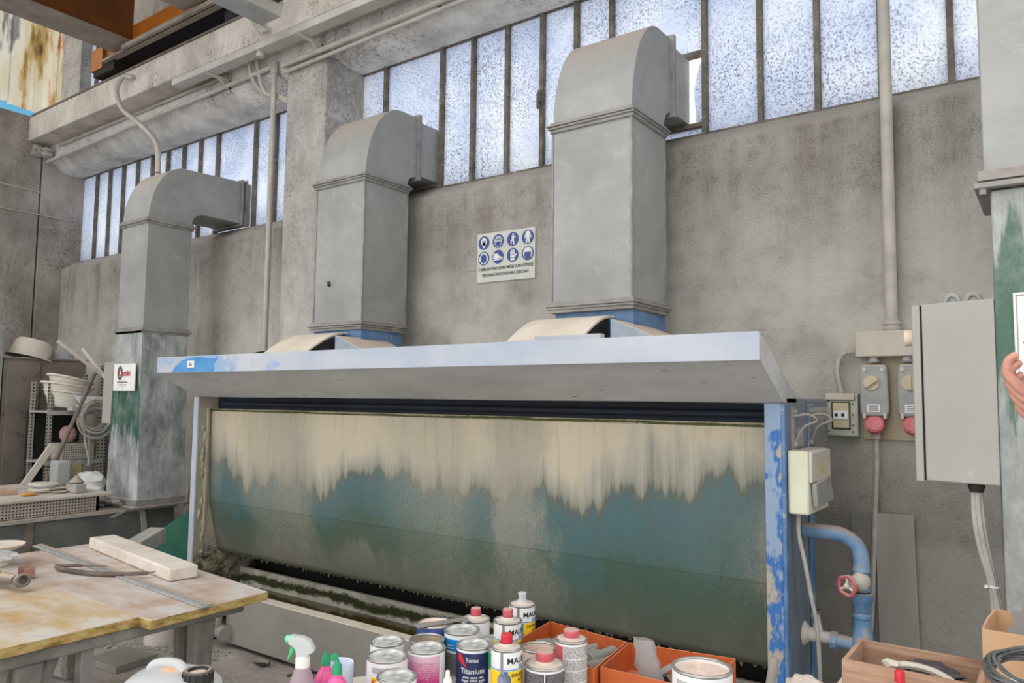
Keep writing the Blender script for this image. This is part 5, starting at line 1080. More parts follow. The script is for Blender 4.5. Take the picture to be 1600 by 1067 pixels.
m_blue1 = mat('label_blue', (40, 66, 132), (60, 84, 150), 30, rough=0.4); m_cyan = mat('label_cyan', (0, 122, 200), (10, 134, 208), 20, rough=0.4)
m_navy = mat('label_navy', (36, 48, 96), (46, 60, 108), 20, rough=0.35); m_yel = mat('label_yellow', (238, 200, 20), (244, 208, 34), 20, rough=0.4)
m_bl = mat('label_sky_blue', (44, 118, 188), (54, 128, 196), 20, rough=0.4); m_mag = mat('label_magenta', (170, 20, 96), (184, 34, 108), 20, rough=0.4)
m_grn = mat('label_green', (40, 142, 72), (56, 154, 88), 20, rough=0.4); m_greyl = mat('label_grey', (126, 126, 124), (150, 150, 148), 60, rough=0.6)
m_finep = mat('fine_print', (120, 120, 122), (214, 214, 212), 620, rough=0.6, lo=0.45, hi=0.55)
m_finep2 = mat('dark_fine_print', (48, 46, 52), (132, 128, 136), 620, rough=0.6, lo=0.45, hi=0.55)
m_redl = mat('label_red', (204, 44, 46))
def stripes(t, cx, cy, q, zs, a0, a1, mt=m_ink, name='print_lines', th=0.0012, parent=None):
    mb = MB()
    for z in zs: arc(mb, cx, cy, q, z, z+th, a0, a1, 16, 0.0004)
    obj(name, mb, mt, parent or t)

# blue tin at the back with a scraper on it
cx, cy, q = -1.553, 1.771, 0.052; t, z1 = tin(cx, cy, q, 0.13, 'paint_tin', 'blue-labelled tin at the back left with a metal scraper resting on its lid', bodym=m_blue1, lidm=m_tanlid)
stripes(t, cx, cy, q+0.0002, [z1-0.030-0.007*i for i in range(4)], face(cx, cy)-0.7, face(cx, cy)+0.7, m_signw)
mb = MB(); d = Matrix.Translation((-1.525, 1.765, z1+0.004)) @ Matrix.Rotation(0.95, 4, 'Z') @ Matrix.Rotation(-0.06, 4, 'Y')
mb.prism([(-0.075, -0.022), (-0.075, 0.022), (0.0, 0.013), (0.085, 0.012), (0.085, -0.012), (0.0, -0.013)], 'z', 0, 0.003, d); single('scraper', mb, m_slate, (-1.525, 1.765, z1+0.003), 'flat grey steel scraper lying across the blue tin', 'scraper')
# red cap solvent behind
cx, cy, q = -1.485, 1.885, 0.043; t, z1 = tin(cx, cy, q, 0.13, 'solvent_can', 'round solvent can with red cap behind the cyan-labelled tin', 'solvent can', 'cap'); cap(t, cx, cy, z1+0.006, 0.0155, 0.024, m_pinkred)
# cyan label
cx, cy, q = -1.447, 1.772, 0.0515; t, z1 = tin(cx, cy, q, 0.13, 'paint_tin', 'tin with cyan label and scratched white lid, back row')
a = face(cx, cy); mb = MB(); arc(mb, cx, cy, q, z1-0.05, z1-0.018, a-1.3, a+0.15); lb = obj('label', mb, m_cyan, t); mb = MB(); arc(mb, cx, cy, q, TZ+0.01, z1-0.056, a-1.5, a+1.2); l2 = obj('label', mb, m_greyl, t)
stripes(t, cx, cy, q+0.001, [z1-0.062-0.006*i for i in range(9)], a-1.0, a+0.9, m_ink, parent=l2); mb = MB()
for z_ in (0.036, 0.043): arc(mb, cx, cy, q+0.0008, z1-z_, z1-z_+0.0018, a-1.0, a-0.45, 10)
obj('lettering', mb, m_signw, lb)
# small white tin, kk tin, small front tin
cx, cy, q = -1.543, 1.562, 0.047; t, z1 = tin(cx, cy, q, 0.13, 'paint_tin', 'plain white tin behind the tin with the red and yellow K logo'); stripes(t, cx, cy, q+0.0004, [z1-0.026], face(cx, cy)-1, face(cx, cy)+1, m_greyl)
cx, cy, q = -1.456, 1.475, 0.053; t, z1 = tin(cx, cy, q, 0.13, 'paint_tin', 'white tin with red and yellow K logo, front left of the group')
a = face(cx, cy); mb = MB(); arc(mb, cx, cy, q, z1-0.031, z1-0.017, a-0.80, a+0.45); obj('fine_print_block', mb, m_finep, t)
mb = MB(); arc(mb, cx, cy, q, z1-0.066, z1-0.042, a-0.82, a-0.52); lb = obj('yellow_block', mb, m_yel, t); mb = MB(); arc(mb, cx, cy, q, z1-0.066, z1-0.037, a-0.50, a-0.05); lr = obj('red_block', mb, m_redl, t)
mb = MB(); ctext(mb, 'K', 0.024, cx, cy, q+0.0012, a-0.67, z1-0.063); obj('letter', mb, m_redl, lb); mb = MB(); ctext(mb, 'KK', 0.027, cx, cy, q+0.0012, a-0.27, z1-0.063); obj('letter', mb, m_yel, lr)
mb = MB(); arc(mb, cx, cy, q, TZ+0.01, z1-0.016, a+0.52, a+0.60, 4); obj('seam', mb, m_beige, t)
cx, cy, q = -1.332, 1.383, 0.048; t, z1 = tin(cx, cy, q, 0.13, 'paint_tin', 'tin with grey dusty lid nearest the camera, cut by the bottom edge')
# dirty open tin
cx, cy, q = -1.502, 1.680, 0.049; t, z1 = tin(cx, cy, q, 0.115, 'paint_tin', 'open empty tin caked in brown resin, behind the pink tin', lid='open', bodym=mat('caked_resin', (150, 136, 118), (184, 170, 150), 20))
# pink tin
cx, cy, q = -1.419, 1.588, 0.050
k = NT('pink_label', 0.4); z_ = k.xyz()[2]; nn = k.noise(160, 3)
k.color(k.mix(k.ramp(k.math('ADD', z_, k.math('MULTIPLY_ADD', nn, 0.06, -0.03)), [(0.05, 1.0), (0.105, 0.0)]), (216, 178, 200), (198, 52, 132))); m_pinkl = k.m
t, z1 = tin(cx, cy, q, 0.13, 'paint_tin', 'magenta-labelled tin with clean white lid, in the middle of the group')
a = face(cx, cy); mb = MB(); arc(mb, cx, cy, q, TZ+0.008, z1-0.012, a-1.7, a+0.75, 30); lb = obj('label', mb, m_pinkl, t); stripes(t, cx, cy, q+0.0008, [z1-0.03-0.006*i for i in range(14)], a-1.0, a+0.4, m_mag, parent=lb, th=0.0006)
# titanium tin
cx, cy, q = -1.336, 1.688, 0.047; t, z1 = tin(cx, cy, q, 0.13, 'paint_tin', 'navy tin marked Titanium with a red triangle logo')
a = face(cx, cy); mb = MB(); arc(mb, cx, cy, q, TZ+0.006, z1-0.014, a-1.9, a+1.9, 40); lb = obj('label', mb, m_navy, t)
qq = q+0.0012; mb = MB(); vs = []
for i in range(13):
    u_ = i/12; b = -1.0+0.62*u_; zt = -0.016-0.004*u_ if u_ < 0.45 else -0.018-0.034*(u_-0.45)/0.55; zb_ = -0.034-0.018*u_
    vs += [(cx+qq*math.cos(a+b), cy+qq*math.sin(a+b), z1+zt), (cx+qq*math.cos(a+b), cy+qq*math.sin(a+b), z1+min(zt, zb_))]
mb.vf(vs, [(2*i, 2*i+1, 2*i+3, 2*i+2) for i in range(12)]); obj('triangle_logo', mb, m_redl, lb)
mb = MB(); ctext(mb, 'Tenax', 0.0145, cx, cy, qq, a-0.08, z1-0.036); ctext(mb, 'Titanium', 0.0195, cx, cy, qq, a-0.05, z1-0.066)
for z_, hb in ((0.079, 0.62), (0.087, 0.7), (0.094, 0.55), (0.104, 0.6)):
    for i in range(16):
        if i % 6 != 5: arc(mb, cx, cy, q+0.0008, z1-z_, z1-z_+0.0045, a-hb+i*hb/8, a-hb+i*hb/8+hb/12, 2)
obj('lettering', mb, m_paintw, lb)
# green label slim tin
cx, cy, q = -1.255, 1.705, 0.034; t, z1 = tin(cx, cy, q, 0.13, 'paint_tin', 'slim tin with green label band and resin crusted on top', lidm=m_tanlid)
a = face(cx, cy); mb = MB(); arc(mb, cx, cy, q, z1-0.052, z1-0.008, a-1.7, a+1.7, 30); lb = obj('label', mb, m_grn, t); stripes(t, cx, cy, q+0.0004, [z1-0.060-0.0055*i for i in range(10)], a-0.9, a+1.0)
mb = MB(); mb.blob((cx, cy, z1), 0.024, 0.024, 0.010, 2, 0.2); obj('resin_crust', mb, m_tanlid, t)
# grey lid tin between
tin(-1.40, 1.880, 0.043, 0.085, 'paint_tin', 'low tin with plain grey lid hidden between thinner cans and cyan tin')
# three thinner cans
def thinner(cx, cy, q, h, lab, capm, capless=False):
    t, z1 = tin(cx, cy, q, h, 'thinner_can', lab, 'thinner can', 'cap')
    a = face(cx, cy)
    qt = q+0.0009
    mb = MB(); arc(mb, cx, cy, q, z1-0.048-0.002, z1-0.048, a-1.8, a+1.8, 40, 0.0008); obj('blue_line', mb, m_bl, t)
    mb = MB(); arc(mb, cx, cy, q, TZ+0.006, z1-0.052, a-1.9, a-0.42, 20); ly = obj('yellow_side', mb, m_yel, t)
    mb = MB(); arc(mb, cx, cy, q, TZ+0.006, z1-0.052, a-0.18, a+0.10, 8); obj('blue_band', mb, m_bl, t)
    mb = MB(); arc(mb, cx, cy, q, z1-0.094, z1-0.052, a+0.12, a+1.9, 24); lf = obj('yellow_panel', mb, m_yel, t)
    mb = MB(); arc(mb, cx, cy, q, TZ+0.006, z1-0.096, a+0.10, a+1.35, 24); lm = obj('magenta_panel', mb, m_mag, t)
    mb = MB(); arc(mb, cx, cy, q+0.0006, z1-0.112, z1-0.096, a+0.25, a+0.85, 10); obj('dark_patch', mb, m_navy, lm)
    mb = MB(); arc(mb, cx, cy, q, TZ+0.004, z1-0.006, a-0.38, a-0.22, 4, 0.0012); obj('seam', mb, m_tin, t)
    mb = MB(); ctext(mb, 'MAURI', 0.021, cx, cy, qt, a+0.88, z1-0.034, 1.08); obj('lettering', mb, m_ink, t)
    mb = MB(); ctext(mb, 'PU', 0.013, cx, cy, qt, a+1.1, z1-0.047); obj('small_lettering', mb, m_bl, t)
    mb = MB(); ctext(mb, 'DILUENTE', 0.0115, cx, cy, qt+0.0004, a+0.98, z1-0.066); ctext(mb, 'ANTI', 0.0095, cx, cy, qt+0.0004, a+1.05, z1-0.078); obj('lettering', mb, m_ink, lf)
    if capless: 
        mb = MB(); mb.lathe([(0.0, 0.03), (0.010, 0.03), (0.0135, 0.028), (0.0135, 0.022), (0.011, 0.02), (0.012, 0.008), (0.016, 0.004), (0.016, 0)], (cx, cy, z1+0.004), 24); obj('spout', mb, m_jug, t)
    else: cap(t, cx, cy, z1+0.006, 0.0145, 0.024, capm)
    return t
thinner(-1.178, 1.625, 0.0395, 0.17, 'round thinner can with bright red cap, nearest of the three alike', m_red)
thinner(-1.325, 1.832, 0.0405, 0.165, 'round thinner can with faded red cap, middle of the three alike', m_pinkred)
thinner(-1.405, 2.02, 0.041, 0.160, 'round thinner can with clear open spout, farthest of the three alike', m_red, True)
# darkred tin, open tin, hardener
cx, cy, q = -1.103, 1.690, 0.051; t, z1 = tin(cx, cy, q, 0.125, 'solvent_can', 'dark-labelled can with wide red screw cap, right of the red-capped thinner', 'solvent can', 'cap')
a = face(cx, cy); mb = MB(); arc(mb, cx, cy, q, TZ+0.008, z1-0.012, a-1.8, a+1.8, 36); lb = obj('label', mb, m_finep2, t); mb = MB(); arc(mb, cx, cy, q+0.0006, TZ+0.008, z1-0.016, a-0.05, a+0.12, 4); obj('seam', mb, m_rubber, lb)
mb = MB(); arc(mb, cx, cy, q+0.0012, z1-0.034, z1-0.012, a-0.02, a+0.04, 4); obj('white_mark', mb, m_paintw, lb); cap(t, cx, cy, z1+0.008, 0.0235, 0.022, m_pinkred); mb = MB(); mb.lathe([(0.024, 0), (0.024, 0.006), (0.022, 0.008)], (cx, cy, z1+0.001), 24); obj('neck', mb, m_tanlid, t)
tin(-1.188, 1.790, 0.047, 0.125, 'paint_tin', 'open tin with pinkish resin inside, behind the dark-labelled can', lid='open', bodym=m_tanlid)
cx, cy, q = -1.088, 1.797, 0.0425; t, z1 = tin(cx, cy, q, 0.165, 'hardener_can', 'tall can with grey printed label and dusty pink top, by the orange tray', 'solvent can', 'cap', lidm=m_tanlid)
a = face(cx, cy); mb = MB(); arc(mb, cx, cy, q, TZ+0.03, z1-0.012, a-0.5, a+1.5, 30); lb = obj('label', mb, m_finep, t); mb = MB(); arc(mb, cx, cy, q, TZ+0.006, z1-0.012, a-1.7, a-0.55, 20); obj('label', mb, m_pinkred, t)
mb = MB()
for z in (0.045, 0.075, 0.105): arc(mb, cx, cy, q+0.0006, z1-z, z1-z+0.002, a-0.4, a+1.4, 20)
obj('white_rules', mb, m_paintw, lb); cap(t, cx, cy, z1+0.004, 0.021, 0.018, m_pinkred)
mb = MB(); mb.lathe([(0, 0.0), (q*0.9, 0)], (cx, cy, z1), 30); obj('dusty_top', mb, m_tanlid, t)
# big resin tin
cx, cy, q = -0.712, 1.775, 0.070; t, z1 = tin(cx, cy, q, 0.175, 'resin_tin', 'widest white tin filled with pale pink resin, right of the plastic bag', 'resin tin', 'open', grp=None)
mb = MB(); n_ = 40; vs = [(cx, cy, z1-0.008)]; fs = []
for i in range(1, 7):
    for j in range(n_):
        an = 2*PI*j/n_; rr = q*0.93*i/6; vs.append((cx+rr*math.cos(an), cy+rr*math.sin(an), z1-0.012+0.004*math.sin(5*rr*60+an*2)*(1-i/6.5)))
for j in range(n_): fs.append((0, 1+j, 1+(j+1) % n_))
for i in range(5):
    for j in range(n_): fs.append((1+i*n_+j, 1+(i+1)*n_+j, 1+(i+1)*n_+(j+1) % n_, 1+i*n_+(j+1) % n_))
mb.vf(vs, fs, True); obj('resin', mb, m_tanlid, t, 0, 'pale pink paste')
a = face(cx, cy)
for k_, b in enumerate((-0.12, 0.14, 0.38)):
    mb = MB(); qq = q+0.001; zc_ = z1-0.045
    for s0, s1 in (((0, 1), (1, 0)), ((1, 0), (0, -1)), ((0, -1), (-1, 0)), ((-1, 0), (0, 1))):
        pa = [(b+0.11*s0[0], 0.016*s0[1]), (b+0.11*s1[0], 0.016*s1[1]), (b+0.095*s1[0], 0.0138*s1[1]), (b+0.095*s0[0], 0.0138*s0[1])]
        mb.vf([(cx+qq*math.cos(a+u_), cy+qq*math.sin(a+u_), zc_+v_) for u_, v_ in pa], [(0, 1, 2, 3)])
    ctext(mb, ('x', '!', 'f')[k_], 0.018, cx, cy, qq, a+b, zc_-0.006)
    obj('hazard_diamond', mb, m_ink, t)
mb = MB(); arc(mb, cx, cy, q, z1-0.06, z1-0.020, a-0.95, a-0.5, 10); obj('fine_print_block', mb, m_finep, t)
mb = MB(); R_ = Matrix.Translation((cx, cy, 0)) @ Matrix.Rotation(a+0.95, 4, 'Z'); mb.box(q-0.0005, q+0.003, -0.012, 0.012, z1-0.045, z1-0.025, R_); obj('handle_lug', mb, m_tin, t, 0.003)
# blue cap bottle, dropper
t = thing('small_bottle', (-1.117, 1.532, TZ), 'small white bottle with a dusty blue cap in front of the red-capped thinner', 'bottle')
mb = MB(); mb.lathe([(0, 0), (0.022, 0), (0.022, 0.09), (0.014, 0.102), (0.014, 0.105)], (-1.117, 1.532, TZ), 24); obj('body', mb, m_white, t)
mb = MB(); mb.lathe([(0.0165, 0), (0.0165, 0.024), (0.013, 0.029), (0, 0.030)], (-1.117, 1.532, TZ+0.104), 24); obj('cap', mb, mat('dusty_blue_cap', (82, 88, 130), (130, 134, 156), 40), t)
t = thing('dropper_bottle', (-1.262, 1.492, TZ), 'little clear dropper bottle with white nozzle beside the magenta tin', 'bottle')
mb = MB(); mb.lathe([(0, 0), (0.019, 0), (0.019, 0.075), (0.010, 0.088)], (-1.262, 1.492, TZ), 24); obj('body', mb, m_bag, t)
mb = MB(); mb.lathe([(0.011, 0.086), (0.011, 0.104), (0.006, 0.112), (0.005, 0.126), (0, 0.128)], (-1.262, 1.492, TZ), 20); obj('nozzle', mb, m_white, t)

# orange divided crates
m_crate = mat('orange_crate_plastic', (178, 84, 40), (196, 100, 50), 4, rough=0.55, dust=(206, 150, 118), dustamt=0.5, spots=((176, 78, 34), 12, 0.64))
def crate(A, B, C, D, z0, h, th, name, lab, grp):
    t = thing(name, ((A[0]+C[0])/2, (A[1]+C[1])/2, z0), lab, 'crate', grp)
    P = [Vector((*p, 0)) for p in (A, B, C, D)]
    mb = MB()
    for i in range(4):
        p, q_ = P[i], P[(i+1) % 4]; d = (q_-p).normalized(); nrm = Vector((-d.y, d.x, 0)); c = sum(P, Vector())/4
        if (c-p).dot(nrm) < 0: nrm = -nrm
        vs = [p, q_, q_+nrm*th, p+nrm*th]
        mb.vf([(v.x, v.y, z0) for v in vs]+[(v.x, v.y, z0+h) for v in vs], [(0, 3, 2, 1), (4, 5, 6, 7), (0, 1, 5, 4), (1, 2, 6, 5), (2, 3, 7, 6), (3, 0, 4, 7)])
    obj('walls', mb, m_crate, t, 0.001)
    mb = MB(); mb.prism([tuple(p.xy) for p in P], 'z', z0, z0+0.004); obj('base', mb, m_crate, t); return t
crate((-1.375, 2.135), (-1.075, 2.10), (-1.04, 1.835), (-1.345, 1.885), TZ+0.001, 0.082, 0.004, 'storage_tray', 'left orange plastic tray holding dark pipe fittings', 'orange trays')
crate((-1.07, 2.10), (-0.765, 2.155), (-0.735, 1.87), (-1.035, 1.86), TZ+0.001, 0.082, 0.004, 'storage_tray', 'right orange plastic tray with a crumpled bag and tools', 'orange trays')
fit = [((-1.33, 1.99), (-1.27, 2.07), 0.018), ((-1.13, 1.96), (-1.10, 2.06), 0.022), ((-1.17, 1.98), (-1.16, 2.05), 0.014), ((-1.22, 2.0), (-1.17, 2.08), 0.016), ((-1.10, 1.90), (-1.07, 1.98), 0.02)]
for i, (p, q_, rr) in enumerate(fit):
    mb = MB(); z = TZ+0.03+rr; A_ = Vector((*p, z)); B_ = Vector((*q_, z+0.008)); d = (B_-A_)
    mb.tube([A_, A_+d*0.45, A_+d*0.46, B_], [rr, rr, rr*0.8, rr*0.8], 16); mb.tube([A_-d*0.01, A_+d*0.1], rr*1.12, 16)
    single('pipe_fitting', mb, m_slate, A_, ['ribbed grey pipe end at the left side of the left orange tray', 'thickest dark pipe fitting in the left orange tray', 'thin dark pipe fitting left of the thickest one in the tray', 'pale-ended pipe fitting in the middle of the left orange tray', 'stubby dark fitting against the divider of the left orange tray'][i], 'pipe fitting', 'pipe fittings in the orange tray')
mb = MB()
random.seed(31)
for i in range(16): mb.blob((random.uniform(-1.33, -1.10), random.uniform(1.92, 2.08), TZ+0.016), 0.022, 0.022, 0.012, 1, 0.2)
o = single('tray_clutter', mb, m_brown, (-1.2, 2.0, TZ+0.006), 'heap of small brown scraps under the fittings in the left orange tray', 'clutter'); o['kind'] = 'stuff'
t = thing('drill_holder', (-0.93, 2.0, TZ+0.006), 'bent dark bracket and flat steel bar lying in the right orange tray', 'tool')
mb = MB(); mb.prism([(0, 0), (0.02, 0.04), (0.10, 0.05), (0.12, 0.03), (0.03, 0.03), (0.015, 0)], 'y', 0, 0.03, Matrix.Translation((-0.99, 1.97, TZ+0.008))); obj('bracket', mb, m_rubber, t)
mb = MB(); mb.box(-0.012, 0.012, -0.06, 0.06, 0, 0.004, Matrix.Translation((-0.92, 1.96, TZ+0.055)) @ Matrix.Rotation(-0.6, 4, 'Z') @ Matrix.Rotation(0.35, 4, 'X')); obj('flat_bar', mb, m_sheetgrey, t)
mb = MB(); random.seed(9)
n_ = 14; vs = []; fs = []
for i in range(9):
    zc_ = TZ+0.01+i*0.0185; rr = [0.042, 0.04, 0.038, 0.037, 0.034, 0.033, 0.03, 0.03, 0.026][i]
    for j in range(n_):
        a = 2*PI*j/n_; k_ = 1+random.uniform(-0.22, 0.22); vs.append((-0.915+0.0-i*0.003+rr*k_*math.cos(a), 1.93+rr*0.5*k_*math.sin(a), zc_))
for i in range(8):
    for j in range(n_): fs.append((i*n_+j, i*n_+(j+1) % n_, (i+1)*n_+(j+1) % n_, (i+1)*n_+j))
mb.vf(vs, fs, False); single('plastic_bag', mb, m_bag, (-0.92, 1.93, TZ+0.01), 'crumpled translucent bag standing in the right orange tray', 'bag')

# jug, spray bottle, pink bottles
t = thing('jerrycan', (-1.80, 1.02, TZ), 'translucent white jerrycan with black dusty cap, bottom left', 'jerrycan')
JR = Matrix.Translation((-1.775, 1.06, TZ)) @ Matrix.Rotation(0.62, 4, 'Z')
mb = MB()
lay = [(0.0, 0.10, 0.075), (0.01, 0.115, 0.085), (0.07, 0.118, 0.088), (0.105, 0.112, 0.083), (0.125, 0.09, 0.068), (0.137, 0.055, 0.045), (0.14, 0.02, 0.02)]
vs = []; n_ = 32
for z, ax, ay in lay:
    for j in range(n_):
        a = 2*PI*j/n_; cc, ss = math.cos(a), math.sin(a)
        vs.append(JR @ Vector((ax*math.copysign(abs(cc)**0.6, cc), ay*math.copysign(abs(ss)**0.6, ss), z)))
fs = [(i*n_+j, i*n_+(j+1) % n_, (i+1)*n_+(j+1) % n_, (i+1)*n_+j) for i in range(len(lay)-1) for j in range(n_)]+[tuple(range(n_-1, -1, -1)), tuple(range((len(lay)-1)*n_, len(lay)*n_))]
mb.vf(vs, fs, True); obj('body', mb, m_jug, t)
mb = MB(); mb.tube([JR @ Vector(p) for p in ((-0.065, 0.03, 0.110), (-0.058, 0.028, 0.135), (-0.03, 0.02, 0.147), (0.01, 0.01, 0.147), (0.035, -0.005, 0.135), (0.04, -0.01, 0.11))], 0.013, 12, curve=True); obj('handle', mb, m_jug, t)
mb = MB(); mb.lathe([(0.0, 0.022), (0.022, 0.022), (0.024, 0.030), (0.031, 0.030), (0.034, 0.025), (0.034, 0.002), (0.036, 0.0), (0.036, -0.006), (0.0, -0.006)], (-1.700, 1.085, TZ+0.118), 32)
for i in range(16):
    a = 2*PI*i/16; mb.box(-0.002, 0.002, -0.003, 0.003, 0.002, 0.026, Matrix.Translation((-1.700+0.034*math.cos(a), 1.085+0.034*math.sin(a), TZ+0.118)) @ Matrix.Rotation(a, 4, 'Z'))
cp_ = obj('cap', mb, m_rubber, t); mb = MB(); mb.lathe([(0, 0.023), (0.021, 0.0225)], (-1.700, 1.085, TZ+0.118), 24); obj('resin_residue', mb, m_tanlid, cp_)
mb = MB(); mb.blob(JR @ Vector((0.0, -0.005, 0.134)), 0.035, 0.022, 0.008, 3, 0.1); obj('orange_residue', mb, mat('orange_residue', (226, 170, 140)), t)

t = thing('spray_bottle', (-1.545, 1.27, TZ), 'cloudy trigger spray bottle with green nozzle and trigger', 'spray bottle')
sx, sy = -1.535, 1.262
mb = MB(); mb.lathe([(0, 0), (0.034, 0), (0.036, 0.01), (0.036, 0.07), (0.032, 0.10), (0.018, 0.138), (0.015, 0.145)], (sx, sy, TZ), 32); obj('body', mb, m_bottle, t)
mb = MB(); mb.lathe([(0.0165, 0.138), (0.0165, 0.165), (0.013, 0.168)], (sx, sy, TZ), 24)
for i in range(20):
    a = 2*PI*i/20; mb.box(-0.0008, 0.0008, -0.001, 0.001, 0.140, 0.163, Matrix.Translation((sx+0.0165*math.cos(a), sy+0.0165*math.sin(a), TZ)) @ Matrix.Rotation(a, 4, 'Z'))
obj('collar', mb, m_white, t)
SR = Matrix.Translation((sx, sy, TZ+0.165)) @ Matrix.Rotation(0.62, 4, 'Z')
mb = MB(); mb.prism([(-0.014, 0), (0.014, 0), (0.018, 0.008), (0.028, 0.012), (0.030, 0.018), (0.018, 0.040), (0.0, 0.048), (-0.030, 0.052), (-0.036, 0.046), (-0.034, 0.030), (-0.022, 0.026), (-0.016, 0.014)], 'y', -0.012, 0.012, SR); obj('spray_head', mb, m_jug, t, 0.004)
mb = MB(); mb.prism([(-0.028, 0.032), (-0.020, 0.028), (-0.022, 0.012), (-0.034, -0.008), (-0.038, -0.008), (-0.033, 0.010)], 'y', -0.006, 0.006, SR); obj('trigger', mb, mat('light_green_plastic', (72, 178, 112)), t, 0.002)
mb = MB(); mb.blob(SR @ Vector((-0.036, 0, 0.042)), 0.010, 0.010, 0.010, 2); obj('nozzle', mb, mat('mint_green_plastic', (108, 204, 160)), t)
def dbottle(cx, cy, q, h, lab, open_):
    t = thing('detergent_bottle', (cx, cy, TZ), lab, 'bottle', 'pink detergent bottles')
    mb = MB(); mb.lathe([(0, 0), (q*0.9, 0), (q, 0.01), (q, h*0.55), (q*0.92, h*0.68), (q*0.6, h*0.84), (0.012, h*0.92), (0.012, h)], (cx, cy, TZ), 32); obj('body', mb, m_pink, t)
    mb = MB(); mb.lathe([(0.012, 0), (0.0125, 0.0), (0.0115, 0.020), (0.006, 0.026), (0.004, 0.034), (0, 0.034)], (cx, cy, TZ+h-0.004), 24)
    obj('cap', mb, m_green, t)
    if open_:
        mb = MB(); mb.lathe([(0, 0), (0.0095, 0.0), (0.0095, 0.006), (0, 0.008)], (cx-0.008, cy-0.004, TZ+h+0.034), 20, Matrix.Rotation(1.2, 4, 'Y') @ Matrix.Rotation(0.3, 4, 'X')); obj('flip_top', mb, m_green, t)
dbottle(-1.452, 1.300, 0.036, 0.135, 'pink detergent bottle with open green flip cap, in full view', True)
dbottle(-1.545, 1.345, 0.032, 0.125, 'pink detergent bottle mostly hidden behind the spray bottle', False)
mb = MB(); mb.lathe([(0, 0.001), (0.036, 0.001), (0.039, 0.09), (0.041, 0.092), (0.042, 0.088), (0.040, 0)], (-1.600, 1.435, TZ), 32); single('plastic_tub', mb, mat('pale_blue_plastic', (206, 218, 236)), (-1.6, 1.435, TZ), 'pale blue-white tub behind the pink detergent bottle', 'tub')
mb = MB(); mb.lathe([(0.030, 0), (0.032, 0.0), (0.032, 0.014), (0.030, 0.014)], (-1.502, 1.285, TZ+0.07), 24); single('tape_roll', mb, m_blue1, (-1.502, 1.285, TZ), 'thin blue ring between spray bottle and pink bottle', 'ring')

# wooden crate, cardboard box, wire coil
def openbox(mb, x0, x1, y0, y1, z0, z1, th):
    mb.box(x0, x1, y0, y0+th, z0, z1); mb.box(x0, x1, y1-th, y1, z0, z1); mb.box(x0, x0+th, y0+th, y1-th, z0, z1); mb.box(x1-th, x1, y0+th, y1-th, z0, z1); mb.box(x0, x1, y0, y1, z0, z0+0.004)
t = thing('wooden_crate', (-0.33, 2.2, TZ), 'small open wooden crate holding rags, before the blue pipe', 'crate')
m_cratewood = mat('crate_wood', (152, 118, 96), (192, 158, 134), 3, st=(1.5, 1.5, 14), rough=0.85)
for nm, bb in (('front_board', (-0.475, -0.17, 2.115, 2.127)), ('back_board', (-0.475, -0.17, 2.318, 2.33)), ('side_board', (-0.475, -0.463, 2.127, 2.318)), ('side_board', (-0.182, -0.17, 2.127, 2.318))):
    mb = MB(); mb.box(bb[0], bb[1], bb[2], bb[3], TZ+0.002, TZ+0.15); obj(nm, mb, m_cratewood, t, 0.0015)
mb = MB(); mb.box(-0.475, -0.17, 2.115, 2.33, TZ+0.002, TZ+0.008); obj('base_board', mb, m_cratewood, t)
mb = MB(); mb.blob((-0.29, 2.23, TZ+0.125), 0.07, 0.05, 0.022, 3, 0.2); single('rag', mb, mat('dark_purple_cloth', (62, 56, 62), (88, 82, 88), 30), (-0.3, 2.22, TZ+0.07), 'dark purple rag bundled in the wooden crate', 'rag')
mb = MB(); mb.tube([(-0.37, 2.16, TZ+0.14), (-0.33, 2.165, TZ+0.152), (-0.27, 2.18, TZ+0.142), (-0.21, 2.16, TZ+0.12)], 0.009, 6, curve=True); single('strap', mb, m_plasterwhite, (-0.3, 2.18, TZ+0.12), 'pale strap curling over the dark rag in the wooden crate', 'strap')
mb = MB(); mb.blob((-0.365, 2.155, TZ+0.15), 0.022, 0.014, 0.012, 2, 0.2); mb.tube([(-0.36, 2.15, TZ+0.145), (-0.355, 2.14, TZ+0.12)], 0.004, 6); single('spray_nozzle', mb, m_plasterwhite, (-0.365, 2.155, TZ+0.14), 'dusty white spray nozzle poking out of the wooden crate', 'nozzle')
t = thing('small_bottle', (-0.305, 2.02, TZ), 'cream bottle with red cap in front of the wooden crate', 'bottle')
mb = MB(); mb.lathe([(0, 0), (0.03, 0), (0.03, 0.11), (0.026, 0.125), (0.01, 0.132), (0.01, 0.14)], (-0.334, 2.07, TZ), 24); obj('body', mb, m_tanlid, t)
mb = MB(); mb.lathe([(0.012, 0), (0.011, 0.024), (0.008, 0.028), (0, 0.028)], (-0.334, 2.07, TZ+0.137), 20); obj('cap', mb, m_red, t)
mb = MB(); random.seed(12); mb.blob((-0.565, 2.135, TZ+0.030), 0.065, 0.045, 0.055, 3, 0.10); single('plastic_bag', mb, mat('pinkish_bag', (196, 184, 176), (216, 206, 198), 9), (-0.585, 2.13, TZ-0.0), 'crumpled pinkish plastic bag between big tin and wooden crate', 'bag')
mb = MB(); mb.tube([(-0.735, 2.27, 0.62), (-0.70, 2.30, 0.86)], 0.014, 12); single('grey_tube', mb, m_conduit, (-0.73, 2.27, 0.62), 'slanting grey tube behind the right end of the orange trays', 'tube')
t = thing('cardboard_box', (0.0, 2.3, TZ), 'open cardboard box at the bottom right with a coil of wire before it', 'box')
